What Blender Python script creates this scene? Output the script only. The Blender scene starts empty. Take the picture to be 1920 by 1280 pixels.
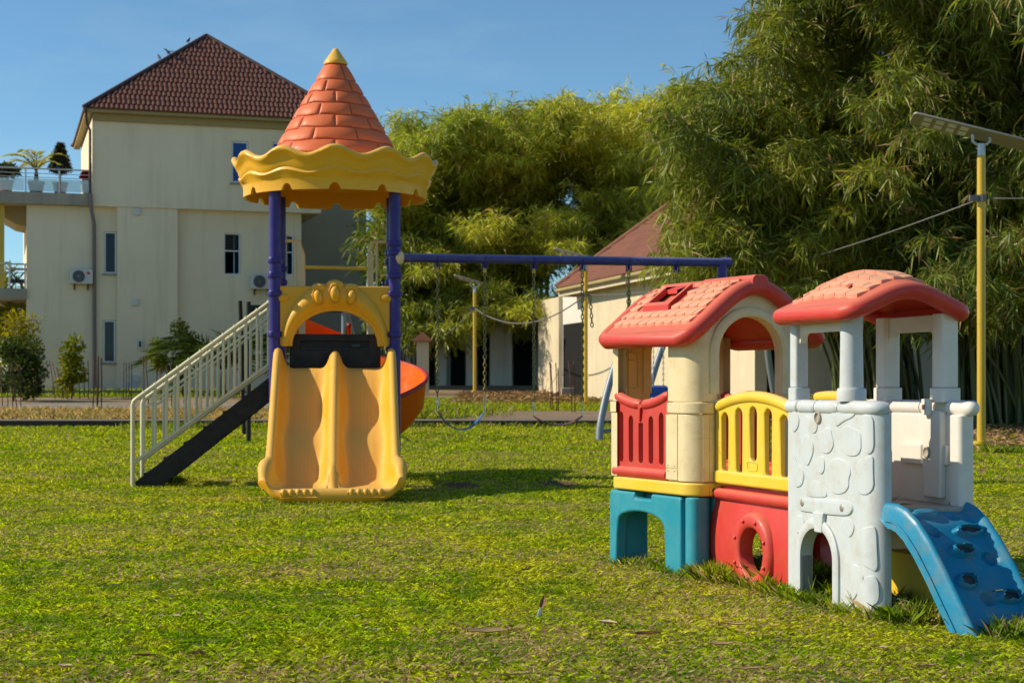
import bpy, bmesh, math, random
import numpy as np
from mathutils import Vector, Matrix, Euler
from mathutils.geometry import delaunay_2d_cdt

R = math.radians
scene = bpy.context.scene
COL = scene.collection

# ------------------------------------------------------------ camera
F, HZ, CH = 3000.0, 720.0, 1.0          # focal length (px), horizon row, eye height
cam_d = bpy.data.cameras.new("camera")
cam = bpy.data.objects.new("camera", cam_d); COL.objects.link(cam)
cam.location = (0, 0, CH); cam.rotation_euler = (R(90), 0, 0)
cam_d.sensor_width = 36.0; cam_d.lens = F / 1920 * 36.0
cam_d.shift_y = (HZ - 640) / 1920.0
cam_d.clip_start = 0.1; cam_d.clip_end = 3000
cam_d.dof.use_dof = True; cam_d.dof.focus_distance = 7.8; cam_d.dof.aperture_fstop = 7.0
scene.camera = cam

# ------------------------------------------------------------ light
SUN_EL, SUN_AZ = 34.0, 0.0      # elevation; degrees behind the exact left
world = bpy.data.worlds.new("World"); scene.world = world; world.use_nodes = True
wn = world.node_tree.nodes; wl = world.node_tree.links
sky = wn.new("ShaderNodeTexSky"); sky.sky_type = 'NISHITA'; sky.sun_disc = False
sx, sy = -math.cos(R(SUN_AZ)), math.sin(R(SUN_AZ))
sky.sun_elevation = R(SUN_EL); sky.sun_rotation = math.atan2(sx, sy)
sky.altitude = 2000; sky.air_density = 1.0; sky.dust_density = 0.25; sky.ozone_density = 5.0
wn["Background"].inputs[1].default_value = 0.104
tintn = wn.new("ShaderNodeMix"); tintn.data_type = 'RGBA'; tintn.blend_type = 'MULTIPLY'; tintn.inputs[0].default_value = 1.0
tintn.inputs[7].default_value = (.79, .91, .82, 1)      # slightly dusty, less violet tropical sky
hz_tc = wn.new("ShaderNodeTexCoord"); hz_mp = wn.new("ShaderNodeMapping"); hz_mp.inputs["Scale"].default_value = (2.2, 2.2, 9)
hz_n = wn.new("ShaderNodeTexNoise"); hz_n.inputs["Scale"].default_value = 2.6; hz_n.inputs["Detail"].default_value = 7; hz_n.inputs["Roughness"].default_value = .6
wl.new(hz_tc.outputs["Generated"], hz_mp.inputs[0]); wl.new(hz_mp.outputs[0], hz_n.inputs["Vector"])
hz_r = wn.new("ShaderNodeMapRange"); hz_r.inputs[1].default_value = .48; hz_r.inputs[2].default_value = .85; hz_r.inputs[3].default_value = 0; hz_r.inputs[4].default_value = .16
wl.new(hz_n.outputs["Fac"], hz_r.inputs[0])
cl = wn.new("ShaderNodeMix"); cl.data_type = 'RGBA'; wl.new(hz_r.outputs[0], cl.inputs[0]); wl.new(sky.outputs[0], cl.inputs[6]); cl.inputs[7].default_value = (5.5, 5.6, 5.8, 1)   # faint high wisps
wl.new(cl.outputs[2], tintn.inputs[6]); wl.new(tintn.outputs[2], wn["Background"].inputs[0])
sun_d = bpy.data.lights.new("sun", 'SUN'); sun_d.energy = 3.2; sun_d.angle = R(0.55)
sun_d.color = (1.0, 0.875, 0.67)
sun = bpy.data.objects.new("sun", sun_d); COL.objects.link(sun)
to_sun = Vector((sx * math.cos(R(SUN_EL)), sy * math.cos(R(SUN_EL)), math.sin(R(SUN_EL))))
sun.rotation_euler = to_sun.to_track_quat('Z', 'Y').to_euler()
sun.location = (-30, 5, 25)
vs = scene.view_settings
vs.view_transform = 'Standard'; vs.look = 'None'; vs.exposure = 0.65; vs.gamma = 1.0
vs.use_curve_mapping = False

# ------------------------------------------------------------ helpers
def at(px, py, d):
    return Vector(((px - 960) / F * d, d, CH + (HZ - py) / F * d))
ZT = [(-60, 0), (16, 0), (20, .04), (24, .115), (28, .25), (36, .40), (40, .507), (44, .63), (50, .82), (58, .92), (75, .97), (3000, .97)]
def zg(y):
    return float(np.interp(y, [a for a, b in ZT], [b for a, b in ZT]))
def G(px, py):
    lo, hi = 2.0, 70.0
    for _ in range(50):
        m = (lo + hi) / 2
        if HZ + (CH - zg(m)) * F / m > py: lo = m
        else: hi = m
    return Vector(((px - 960) / F * lo, lo, zg(lo)))

class MB:
    """collects shapes into ONE mesh"""
    def __init__(s, M=None):
        s.v = []; s.f = []; s.M = M if M is not None else Matrix()
    def add(s, vs, fs, M=None):
        o = len(s.v); T = s.M @ M if M is not None else s.M
        s.v += [T @ Vector(p) for p in vs]
        s.f += [tuple(i + o for i in f) for f in fs]
    def box(s, lo, hi, M=None):
        x0, y0, z0 = lo; x1, y1, z1 = hi
        s.add([(x0,y0,z0),(x1,y0,z0),(x1,y1,z0),(x0,y1,z0),(x0,y0,z1),(x1,y0,z1),(x1,y1,z1),(x0,y1,z1)],
              [(0,3,2,1),(4,5,6,7),(0,1,5,4),(1,2,6,5),(2,3,7,6),(3,0,4,7)], M)
    def grid(s, P, cu=False, cv=False, M=None):
        nu = len(P); nv = len(P[0]); vs = [p for row in P for p in row]; fs = []
        for i in range(nu if cu else nu - 1):
            for j in range(nv if cv else nv - 1):
                a = i * nv + j; b = ((i+1) % nu) * nv + j
                c = ((i+1) % nu) * nv + (j+1) % nv; d = i * nv + (j+1) % nv
                fs.append((a, b, c, d))
        s.add(vs, fs, M)
    def tube(s, pts, r, n=8, cap=True, M=None, closed=False, flat=1.0):
        pts = [Vector(p) for p in pts]; m = len(pts)
        rr = r if isinstance(r, (list, tuple)) else [r] * m
        rings = []; prev = None
        for i, p in enumerate(pts):
            if closed: t = (pts[(i+1) % m] - pts[i-1])
            else: t = (pts[min(i+1, m-1)] - pts[max(i-1, 0)])
            t.normalize()
            if prev is None:
                up = Vector((0, 0, 1)) if abs(t.z) < .9 else Vector((1, 0, 0))
                a = t.cross(up).normalized()
            else:
                a = (prev - t * prev.dot(t)).normalized()
            prev = a; b = t.cross(a)
            rings.append([p + (a * math.cos(2*math.pi*k/n) + b * math.sin(2*math.pi*k/n) * flat) * rr[i] for k in range(n)])
        o = len(s.v); s.grid(rings, cu=closed, cv=True, M=M)
        if cap and not closed:
            s.f.append(tuple(o + k for k in range(n))[::-1]); s.f.append(tuple(o + (m-1)*n + k for k in range(n)))
    def lathe(s, prof, n=24, M=None, cap=False, a0=0, a1=2*math.pi):
        full = abs(a1 - a0 - 2*math.pi) < 1e-6
        k = n if full else n + 1
        P = [[(r*math.cos(a0+(a1-a0)*i/n), r*math.sin(a0+(a1-a0)*i/n), z) for (r, z) in prof] for i in range(k)]
        s.grid(P, cu=full, M=M)
    def prism(s, poly, z0, z1, M=None):
        n = len(poly)
        vs = [(x, y, z0) for x, y in poly] + [(x, y, z1) for x, y in poly]
        fs = [tuple(range(n))[::-1], tuple(range(n, 2*n))] + [(i, (i+1) % n, n + (i+1) % n, n + i) for i in range(n)]
        s.add(vs, fs, M)
    def panel(s, outer, holes, fn):
        """flat outline with holes (a, b) made solid; fn(a, b, w) gives the point, w = 0 front, 1 back"""
        loops = [outer] + list(holes)
        flat = [p for l in loops for p in l]
        n = len(flat); ed = []; o = 0
        for l in loops:
            ed += [(o + i, o + (i+1) % len(l)) for i in range(len(l))]; o += len(l)
        res = delaunay_2d_cdt([Vector(p) for p in flat], ed, [], 0, 1e-7)
        def inside(p, l):
            c = False
            for i in range(len(l)):
                (x1, y1), (x2, y2) = l[i-1], l[i]
                if (y1 > p[1]) != (y2 > p[1]) and p[0] < (x2-x1)*(p[1]-y1)/(y2-y1) + x1: c = not c
            return c
        tris = []
        for t in res[2]:
            ids = [res[3][i][0] for i in t]; cx = sum(flat[i][0] for i in ids)/3; cy = sum(flat[i][1] for i in ids)/3
            if inside((cx, cy), outer) and not any(inside((cx, cy), h) for h in holes): tris.append(ids)
        vs = [fn(a, b, 0) for a, b in flat] + [fn(a, b, 1) for a, b in flat]
        fs = [tuple(t) for t in tris] + [tuple(i + n for i in t)[::-1] for t in tris]
        o = 0
        for l in loops:
            k = len(l)
            for i in range(k):
                a = o + i; b = o + (i+1) % k
                fs.append((a, b, b + n, a + n))
            o += k
        s.add(vs, fs)
    def ball(s, c, r, nu=12, nv=8, M=None, half=False):
        r = r if isinstance(r, (tuple, list)) else (r, r, r)
        P = []
        for i in range(nu):
            a = 2*math.pi*i/nu
            P.append([(c[0]+r[0]*math.cos(a)*math.sin(math.pi*j/nv), c[1]+r[1]*math.sin(a)*math.sin(math.pi*j/nv), c[2]+r[2]*math.cos(math.pi*j/nv)) for j in range(nv+1)])
        s.grid(P, cu=True, M=M)

def wpos(o):
    p = Vector((0, 0, 0))
    while o is not None:
        p += o.location; o = o.parent
    return p

def tag(o, label=None, cat=None, group=None, kind=None):
    if label: o["label"] = label
    if cat: o["category"] = cat
    if group: o["group"] = group
    if kind: o["kind"] = kind
    return o

def thing(name, loc, label, cat, group=None):
    o = bpy.data.objects.new(name, None); o.empty_display_size = .1
    o.location = loc; COL.objects.link(o)
    return tag(o, label, cat, group)

def mesh_from(name, verts, faces, mat, smooth=None, weld=True):
    me = bpy.data.meshes.new(name)
    me.from_pydata([tuple(v) for v in verts], [], faces)
    bm = bmesh.new(); bm.from_mesh(me)
    if weld: bmesh.ops.remove_doubles(bm, verts=bm.verts, dist=1e-5)
    bmesh.ops.recalc_face_normals(bm, faces=bm.faces)
    bm.to_mesh(me); bm.free()
    if mat: me.materials.append(mat)
    if smooth is not None:
        me.shade_smooth()
        if smooth < 180: me.set_sharp_from_angle(angle=R(smooth))
    return me

def obj(name, mb, mat, parent=None, label=None, kind=None, smooth=None, bevel=0, seg=2, center=False):
    """one mesh object; vertices given in world space"""
    o = bpy.data.objects.new(name, None)
    base = wpos(parent) if parent is not None else Vector((0, 0, 0))
    off = Vector((0, 0, 0))
    if parent is None or center:
        n = len(mb.v); c = Vector((sum(v.x for v in mb.v)/n, sum(v.y for v in mb.v)/n, min(v.z for v in mb.v)))
        off = c - base
    bpy.data.objects.remove(o)
    me = mesh_from(name, [v - base - off for v in mb.v], mb.f, mat, 180 if bevel else smooth)
    o = bpy.data.objects.new(name, me); COL.objects.link(o)
    o.location = off
    if parent is not None: o.parent = parent
    if bevel:
        m = o.modifiers.new("bevel", 'BEVEL'); m.width = bevel; m.segments = seg
        m.limit_method = 'ANGLE'; m.angle_limit = R(38); m.harden_normals = True
    if label: o["label"] = label
    if kind: o["kind"] = kind
    return o

def inst(name, me, M, parent=None):
    """object sharing mesh data, placed by a world matrix"""
    o = bpy.data.objects.new(name, me); COL.objects.link(o)
    if parent is not None:
        o.parent = parent; M = Matrix.Translation(-wpos(parent)) @ M
    o.matrix_basis = M
    return o

def np_mesh(name, verts, faces_flat, nper, mat, cols=None, smooth=False):
    """fast mesh from numpy arrays; every face has nper corners"""
    me = bpy.data.meshes.new(name)
    nv = len(verts); nf = len(faces_flat) // nper
    me.vertices.add(nv); me.vertices.foreach_set("co", np.ascontiguousarray(verts, dtype=np.float32).ravel())
    me.loops.add(nf * nper); me.loops.foreach_set("vertex_index", np.ascontiguousarray(faces_flat, dtype=np.int32))
    me.polygons.add(nf); me.polygons.foreach_set("loop_start", np.arange(0, nf*nper, nper, dtype=np.int32))
    me.update(calc_edges=True)
    if cols is not None:
        a = me.color_attributes.new("tint", 'FLOAT_COLOR', 'POINT')
        c4 = np.ones((nv, 4), dtype=np.float32); c4[:, :3] = cols
        a.data.foreach_set("color", c4.ravel())
    me.materials.append(mat)
    if smooth: me.shade_smooth()
    return me

def np_obj(name, me, parent=None, kind=None, label=None):
    o = bpy.data.objects.new(name, me); COL.objects.link(o)
    if parent is not None:
        o.parent = parent; o.location = -wpos(parent)
    if kind: o["kind"] = kind
    if label: o["label"] = label
    return o

def copy_tree(o, parent=None):
    c = o.copy(); COL.objects.link(c); c.parent = parent
    for ch in list(o.children): copy_tree(ch, c)
    return c

def rrect(x0, y0, x1, y1, r, n=5, corners=(1, 1, 1, 1)):
    """rounded rectangle outline, corners = (x0y0, x1y0, x1y1, x0y1)"""
    out = []
    for k, (cx, cy, a) in enumerate(((x0+r, y0+r, 180), (x1-r, y0+r, 270), (x1-r, y1-r, 0), (x0+r, y1-r, 90))):
        if corners[k]:
            for i in range(n+1):
                t = R(a + 90*i/n); out.append((cx + r*math.cos(t), cy + r*math.sin(t)))
        else: out.append(((x0, y0), (x1, y0), (x1, y1), (x0, y1))[k])
    return out

def vnoise(x, y, seed=0):
    """smooth value noise on numpy arrays, 0..1"""
    rs = np.random.RandomState(seed); T = rs.rand(64, 64)
    xi = np.floor(x).astype(int); yi = np.floor(y).astype(int); fx = x - xi; fy = y - yi
    fx = fx*fx*(3-2*fx); fy = fy*fy*(3-2*fy)
    a = T[xi % 64, yi % 64]; b = T[(xi+1) % 64, yi % 64]; c = T[xi % 64, (yi+1) % 64]; d = T[(xi+1) % 64, (yi+1) % 64]
    return (a*(1-fx)+b*fx)*(1-fy) + (c*(1-fx)+d*fx)*fy

# ------------------------------------------------------------ materials
def new_mat(name):
    m = bpy.data.materials.new(name); m.use_nodes = True
    nt = m.node_tree; return m, nt, nt.nodes, nt.links, nt.nodes["Principled BSDF"]

def ramp(ns, ls, src, stops):
    r = ns.new("ShaderNodeValToRGB"); ls.new(src, r.inputs[0])
    el = r.color_ramp.elements
    while len(el) < len(stops): el.new(0.5)
    for e, (p, c) in zip(el, stops):
        e.position = p; e.color = (c[0], c[1], c[2], 1) if not isinstance(c, float) else (c, c, c, 1)
    return r

def noise(ns, ls, scale, detail=4, rough=.6, stretch=None, coord="Object"):
    tc = ns.new("ShaderNodeTexCoord"); n = ns.new("ShaderNodeTexNoise")
    n.inputs["Scale"].default_value = scale; n.inputs["Detail"].default_value = detail; n.inputs["Roughness"].default_value = rough
    src = tc.outputs[coord]
    if stretch:
        mp = ns.new("ShaderNodeMapping"); mp.inputs["Scale"].default_value = stretch
        ls.new(src, mp.inputs[0]); src = mp.outputs[0]
    ls.new(src, n.inputs["Vector"])
    return n.outputs["Fac"]

def mix(ns, ls, fac, a, b, mode='MIX'):
    m = ns.new("ShaderNodeMix"); m.data_type = 'RGBA'; m.blend_type = mode
    for s, k in ((fac, 0), (a, 6), (b, 7)):
        if isinstance(s, (int, float)): m.inputs[k].default_value = s
        elif isinstance(s, (tuple, list)): m.inputs[k].default_value = (*s, 1)
        else: ls.new(s, m.inputs[k])
    return m.outputs[2]

def bump(ns, ls, height, strength, dist, b):
    n = ns.new("ShaderNodeBump"); n.inputs["Strength"].default_value = strength; n.inputs["Distance"].default_value = dist
    ls.new(height, n.inputs["Height"]); ls.new(n.outputs[0], b.inputs["Normal"])

def plastic(name, c, rough=.42, fade=None, dirt=.25, dirt_c=(.28, .2, .11), spec=.4, scale=5, chalk=None):
    """sun-worn moulded plastic: uneven fading, dusty blotches, fine specks"""
    m, nt, ns, ls, b = new_mat(name)
    fade = fade or tuple(min(1, x*.75 + .16) for x in c)
    f = ramp(ns, ls, noise(ns, ls, scale, 5, .65), [(.38, 0.0), (.72, .55)])
    col = mix(ns, ls, f.outputs[0], c, fade)
    d = ramp(ns, ls, noise(ns, ls, scale*2.3, 6, .72), [(.47, 0.0), (.70, float(dirt))])
    col = mix(ns, ls, d.outputs[0], col, dirt_c)
    sp = ramp(ns, ls, noise(ns, ls, 90, 2, .5), [(.70, 0.0), (.76, dirt*1.3)])
    col = mix(ns, ls, sp.outputs[0], col, tuple(x*.5 for x in dirt_c))
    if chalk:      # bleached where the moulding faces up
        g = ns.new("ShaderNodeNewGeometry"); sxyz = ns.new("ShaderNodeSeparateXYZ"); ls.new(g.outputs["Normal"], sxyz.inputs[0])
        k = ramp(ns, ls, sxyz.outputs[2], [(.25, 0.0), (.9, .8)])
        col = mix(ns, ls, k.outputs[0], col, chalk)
    ls.new(col, b.inputs["Base Color"])
    rr = ramp(ns, ls, noise(ns, ls, scale*3, 4), [(.3, rough-.08), (.75, rough+.2)])
    ls.new(rr.outputs[0], b.inputs["Roughness"])
    b.inputs["Specular IOR Level"].default_value = spec
    bump(ns, ls, noise(ns, ls, 60, 3), .12, .004, b)
    return m

def painted(name, c, rough=.4, metal=0.0, wear=.15, wear_c=(.2, .15, .1)):
    m, nt, ns, ls, b = new_mat(name)
    f = ramp(ns, ls, noise(ns, ls, 9, 6, .7), [(.5, 0.0), (.8, float(wear))])
    ls.new(mix(ns, ls, f.outputs[0], c, wear_c), b.inputs["Base Color"])
    b.inputs["Roughness"].default_value = rough; b.inputs["Metallic"].default_value = metal
    bump(ns, ls, noise(ns, ls, 40, 3), .1, .003, b)
    return m

def wallmat(name, c, c2, scale=1.2, rough=.9, streak=.35, grain=30):
    """rendered masonry: broad blotches, rain streaks, fine grain"""
    m, nt, ns, ls, b = new_mat(name)
    f = ramp(ns, ls, noise(ns, ls, scale, 6, .6), [(.3, 0.0), (.75, 1.0)])
    col = mix(ns, ls, f.outputs[0], c, c2)
    st = ramp(ns, ls, noise(ns, ls, 2.2, 5, .6, (1.6, 1.6, .12)), [(.5, 0.0), (.8, streak)])
    col = mix(ns, ls, st.outputs[0], col, tuple(x*.45 for x in c))
    ls.new(col, b.inputs["Base Color"]); b.inputs["Roughness"].default_value = rough
    b.inputs["Specular IOR Level"].default_value = .2
    bump(ns, ls, noise(ns, ls, grain, 5, .7), .35, .01, b)
    return m

def leafmat(name, trans=.35, rough=.5, spec=.2):
    m, nt, ns, ls, b = new_mat(name)
    a = ns.new("ShaderNodeAttribute"); a.attribute_name = "tint"
    ls.new(a.outputs["Color"], b.inputs["Base Color"])
    b.inputs["Roughness"].default_value = rough; b.inputs["Specular IOR Level"].default_value = spec
    t = ns.new("ShaderNodeBsdfTranslucent"); mx = ns.new("ShaderNodeMixShader"); mx.inputs[0].default_value = trans
    hs = ns.new("ShaderNodeHueSaturation"); hs.inputs["Value"].default_value = 1.35; hs.inputs["Saturation"].default_value = 1.1
    ls.new(a.outputs["Color"], hs.inputs["Color"]); ls.new(hs.outputs[0], t.inputs["Color"])
    ls.new(b.outputs[0], mx.inputs[1]); ls.new(t.outputs[0], mx.inputs[2])
    ls.new(mx.outputs[0], ns["Material Output"].inputs["Surface"])
    return m

def glassmat(name, c, rough=.06):
    m, nt, ns, ls, b = new_mat(name)
    b.inputs["Base Color"].default_value = (*c, 1); b.inputs["Roughness"].default_value = rough
    b.inputs["Specular IOR Level"].default_value = .3
    return m

M = {}
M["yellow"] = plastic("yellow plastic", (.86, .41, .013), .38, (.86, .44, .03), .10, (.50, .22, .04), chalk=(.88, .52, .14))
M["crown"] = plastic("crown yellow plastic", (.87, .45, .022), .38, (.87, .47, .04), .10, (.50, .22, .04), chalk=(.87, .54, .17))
M["brick"] = plastic("orange roof plastic", (.72, .15, .045), .5, (.74, .19, .07), .10, (.35, .12, .05))
M["cone"] = plastic("orange joint plastic", (.52, .075, .025), .5)
M["purple"] = plastic("purple post paint", (.032, .020, .19), .35, (.05, .032, .23), .05, spec=.35)
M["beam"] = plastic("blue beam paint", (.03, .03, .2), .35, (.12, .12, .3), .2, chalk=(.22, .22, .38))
M["black"] = plastic("black panel", (.008, .008, .008), .5, (.016, .015, .014), .06)
M["orange"] = plastic("orange red slide", (.82, .13, .004), .42, (.84, .15, .006), .03, spec=.04)
M["cream_rail"] = painted("cream rail paint", (.72, .66, .42), .4, 0, .2)
M["tan_rail"] = painted("tan rail paint", (.84, .60, .31), .4, 0, .15)
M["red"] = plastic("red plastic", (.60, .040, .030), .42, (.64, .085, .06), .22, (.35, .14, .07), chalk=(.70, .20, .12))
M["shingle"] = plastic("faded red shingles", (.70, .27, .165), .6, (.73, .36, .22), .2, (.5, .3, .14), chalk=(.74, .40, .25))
M["teal"] = plastic("teal plastic", (.012, .27, .37), .42, (.10, .38, .46), .15, (.1, .14, .12))
M["blue"] = plastic("blue ramp plastic", (.003, .215, .385), .36, (.008, .25, .42), .5, (.20, .19, .15))
M["hollow"] = plastic("dark hollow", (.004, .012, .025), .7)
M["cream"] = plastic("cream plastic", (.76, .62, .36), .45, (.79, .68, .45), .30, (.42, .28, .12))
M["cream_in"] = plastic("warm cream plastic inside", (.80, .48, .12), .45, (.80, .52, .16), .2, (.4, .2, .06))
M["white"] = plastic("white plastic", (.545, .60, .64), .45, (.62, .63, .62), .40, (.42, .33, .22))
M["sun_yellow"] = plastic("clear yellow plastic", (.83, .55, .03), .38, (.83, .60, .12), .15, (.45, .28, .05), chalk=(.82, .60, .20))
M["white_bounce"] = plastic("white plastic with bounce tint", (.77, .73, .665), .45, (.78, .74, .68), .14, (.42, .33, .22))  # copy of the white with warm bounced light in the shade put into its colour
M["floor"] = plastic("worn grey floor", (.42, .36, .29), .6, None, .5, (.25, .17, .1))
M["lampyellow"] = painted("lamp post yellow", (.60, .40, .03), .42, 0, .3, (.25, .17, .05))
M["grey"] = painted("grey metal", (.22, .24, .26), .45, .2, .15)
M["lamphead"] = painted("weathered lamp housing", (.27, .25, .21), .5, .1, .2)
M["bluegrey"] = painted("blue grey tube", (.20, .24, .29), .4, .1, .1)
M["palegrey"] = painted("pale grey metal", (.48, .52, .56), .35, .3, .1)
M["chain"] = painted("brassy worn chain", (.26, .21, .06), .4, .3, .4, (.05, .035, .02))
M["steel"] = painted("bright steel", (.55, .55, .56), .25, .9, .1)
M["wallA"] = wallmat("beige render", (.86, .745, .535), (.77, .66, .47), .6, .92, .32)
M["wallW"] = wallmat("grey wing render", (.74, .70, .63), (.64, .61, .55), .5, .92, .2)
M["wallB"] = wallmat("rough cream render", (.70, .60, .42), (.62, .52, .36), 1.2, .95, .3, 12)
M["fascia"] = wallmat("ochre fascia", (.40, .31, .15), (.34, .27, .13), .8, .8, .2)
M["slab"] = wallmat("pale slab", (.42, .38, .30), (.30, .27, .22), 1.5, .9, .6)
M["tile"] = wallmat("brown red roof tile", (.17, .068, .045), (.115, .05, .038), 3, .6, .1, 20)
M["tileB"] = wallmat("dusty red roof tile", (.23, .095, .065), (.17, .075, .055), 2, .75, .2, 20)
M["ridge"] = painted("dark ridge cap", (.07, .04, .035), .6)
M["frame"] = painted("white window frame", (.72, .74, .76), .35)
M["glass"] = glassmat("dark blue glass", (.006, .022, .04))
M["glassblue"] = glassmat("blue reflecting glass", (.008, .06, .26))
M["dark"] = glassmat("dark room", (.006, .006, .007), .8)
M["pipe"] = painted("grey brown pipe", (.20, .165, .16), .5)
M["casing"] = painted("white casing", (.60, .60, .57), .45)
M["fan"] = painted("dark fan grille", (.035, .035, .035), .5)
M["pot"] = painted("terracotta pot", (.32, .10, .05), .7, 0, .4)
M["wood"] = painted("brown wood", (.22, .09, .04), .5, 0, .3)
M["rust"] = painted("rusty iron", (.10, .045, .03), .85, .2, .5, (.18, .08, .04))
M["bird"] = painted("black feathers", (.012, .012, .015), .6)
M["cable"] = painted("grey cable", (.16, .15, .14), .6)
M["leaf"] = leafmat("bamboo leaf", .36, .42, .4)
M["shrub"] = leafmat("shrub leaf", .42, .5)
M["grass"] = leafmat("grass blade", .48, .7, .08)
M["litter"] = leafmat("dry leaf", .12, .8)
M["culm"] = painted("bamboo culm", (.10, .12, .035), .5, 0, .6, (.05, .04, .02))
M["bark"] = painted("bark", (.09, .065, .04), .9, 0, .6)
M["bluecloth"] = painted("blue plastic", (.01, .08, .42), .4)
M["kerb_shade"] = wallmat("black concrete with kerb shade", (.04, .036, .03), (.07, .06, .05), 3, .95, .3, 25)  # black kerb concrete, with the shade on its face put into the colour
M["concrete"] = wallmat("weathered concrete", (.24, .205, .165), (.18, .155, .125), 1.5, .95, .3, 25)
# ============================================================ GROUND
def groundmat(name, stops, scale=1.5, fine=40, bs=.5):
    m, nt, ns, ls, b = new_mat(name)
    r = ramp(ns, ls, noise(ns, ls, scale, 8, .68), stops)
    g = ramp(ns, ls, noise(ns, ls, fine, 4, .7), [(.35, .62), (.7, 1.15)])
    ls.new(mix(ns, ls, 1.0, r.outputs[0], g.outputs[0], 'MULTIPLY'), b.inputs["Base Color"])
    b.inputs["Roughness"].default_value = .95; b.inputs["Specular IOR Level"].default_value = .1
    bump(ns, ls, noise(ns, ls, fine, 5, .7), bs, .03, b)
    return m
def sheet(name, xs, ys, dz, mat, zf=zg):
    mb = MB(); mb.grid([[(x, y, zf(y) + dz) for y in ys] for x in xs])
    o = obj(name, mb, mat, smooth=180); o["kind"] = "structure"; return o
XS = [-900, -300, -100, -40, -20, -10, -5, 0, 5, 10, 20, 40, 100, 300, 900]
YS = [-60, -20, 0, 8, 14, 16, 18, 20, 22, 24, 26, 28, 32, 36, 40, 44, 47, 50, 54, 58, 66, 75, 110, 200, 500, 1500]
soil = groundmat("dry soil", [(.3, (.30, .22, .13)), (.55, (.42, .31, .19)), (.75, (.34, .28, .15))], 1.2)
sheet("ground", XS, YS, 0, soil)
turf = groundmat("turf soil", [(.3, (.19, .20, .03)), (.5, (.28, .26, .05)), (.7, (.30, .205, .10))], 2.2, 55)
sheet("lawn", [-30, -20, -10, -5, 0, 5, 10, 20, 30], [-10, 0, 8, 16, 18, 20, 22, 24, 26, 27.95], .006, turf)
# concrete kerb and path along the far edge of the lawn
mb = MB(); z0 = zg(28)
mb.box((-30, 27.96, z0 - .3), (30, 28.12, z0 + .115)); o = obj("kerb", mb, M["kerb_shade"], bevel=.015); o["kind"] = "structure"
mb = MB(); mb.grid([[(x, y, zg(y) + .075) for y in (28.125, 28.8, 29.6)] for x in (-30, -10, 0, 10, 30)])
o = obj("path", mb, M["concrete"]); o["kind"] = "structure"
M["walk"] = groundmat("dusty walkway", [(.3, (.26, .19, .135)), (.7, (.36, .27, .20))], 1.0, 30)
drygrass = groundmat("dry verge", [(.3, (.38, .26, .11)), (.7, (.47, .34, .15))], 1.4)
sheet("dry_verge", [-30, -20, -12, -6, -2.2], [29.62, 31, 33, 36], .008, drygrass)
pale = groundmat("pale track", [(.35, (.30, .27, .23)), (.7, (.42, .37, .31))], 1.0)
sheet("track", [-40, -25, -12, -6, -1.8], [36.05, 38, 40], .010, pale)
fgreen = groundmat("far lawn", [(.3, (.14, .18, .02)), (.6, (.22, .24, .03)), (.8, (.28, .24, .08))], 1.2, 20)
sheet("far_lawn", [-40, -25, -12, -6, -4], [44.2, 46, 49.0], .012, fgreen)
sheet("walkway", [-1.9, 0, 2, 4, 9], [29.62, 32, 35.4], .016, M["walk"])
sheet("side_lawn", [-4, -2, 0, 2, 4.2], [35.45, 37, 40, 42, 44], .014, fgreen)
mb = MB(); mb.box((-18, 45.9, .6), (-6, 46.2, zg(46)+.13)); o = obj("low_kerb", mb, M["concrete"]); o["kind"] = "structure"

# ============================================================ MAIN HOUSE (left)
FA = math.atan(.32); EX = Vector((math.cos(FA), math.sin(FA), 0)); EN = Vector((math.sin(FA), -math.cos(FA), 0))
HO = Vector((-15.17, 50, 0))
def hs(px, off=0.0):                      # distance along the facade seen at column px
    u = (px - 960) / F; o = HO + EN * off
    return (u * o.y - o.x) / (EX.x - u * EX.y)
def hz(s, py, off=0.0):
    d = (HO + EN * off).y + EX.y * s
    return CH + (HZ - py) * d / F
def hp(s, off, z): return HO + EX * s + EN * off + Vector((0, 0, z))
def hface(off, t):                        # panel map: (s, z) facade coords, thickness backwards
    return lambda a, b, w: hp(a, off - t * w, b)
def hbox(mb, s0, s1, o0, o1, z0, z1):
    P = [hp(s, o, z) for z in (z0, z1) for (s, o) in ((s0, o1), (s1, o1), (s1, o0), (s0, o0))]
    mb.add(P, [(0,3,2,1),(4,5,6,7),(0,1,5,4),(1,2,6,5),(2,3,7,6),(3,0,4,7)])
def hrect(px0, py0, px1, py1, off=0.0):
    s0, s1 = hs(px0, off), hs(px1, off); sm = (s0+s1)/2
    return s0, hz(sm, py1, off), s1, hz(sm, py0, off)

house = thing("beige_house", hp(0, 0, .7), "tall beige house with a pointed brown tile roof and a roof terrace, behind the stairs", "house")
ZB = .55
zs1 = hz(hs(173), 386, .3)               # underside of the upper storey
zs2 = hz(hs(173), 219, .3)               # wall top
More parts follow.
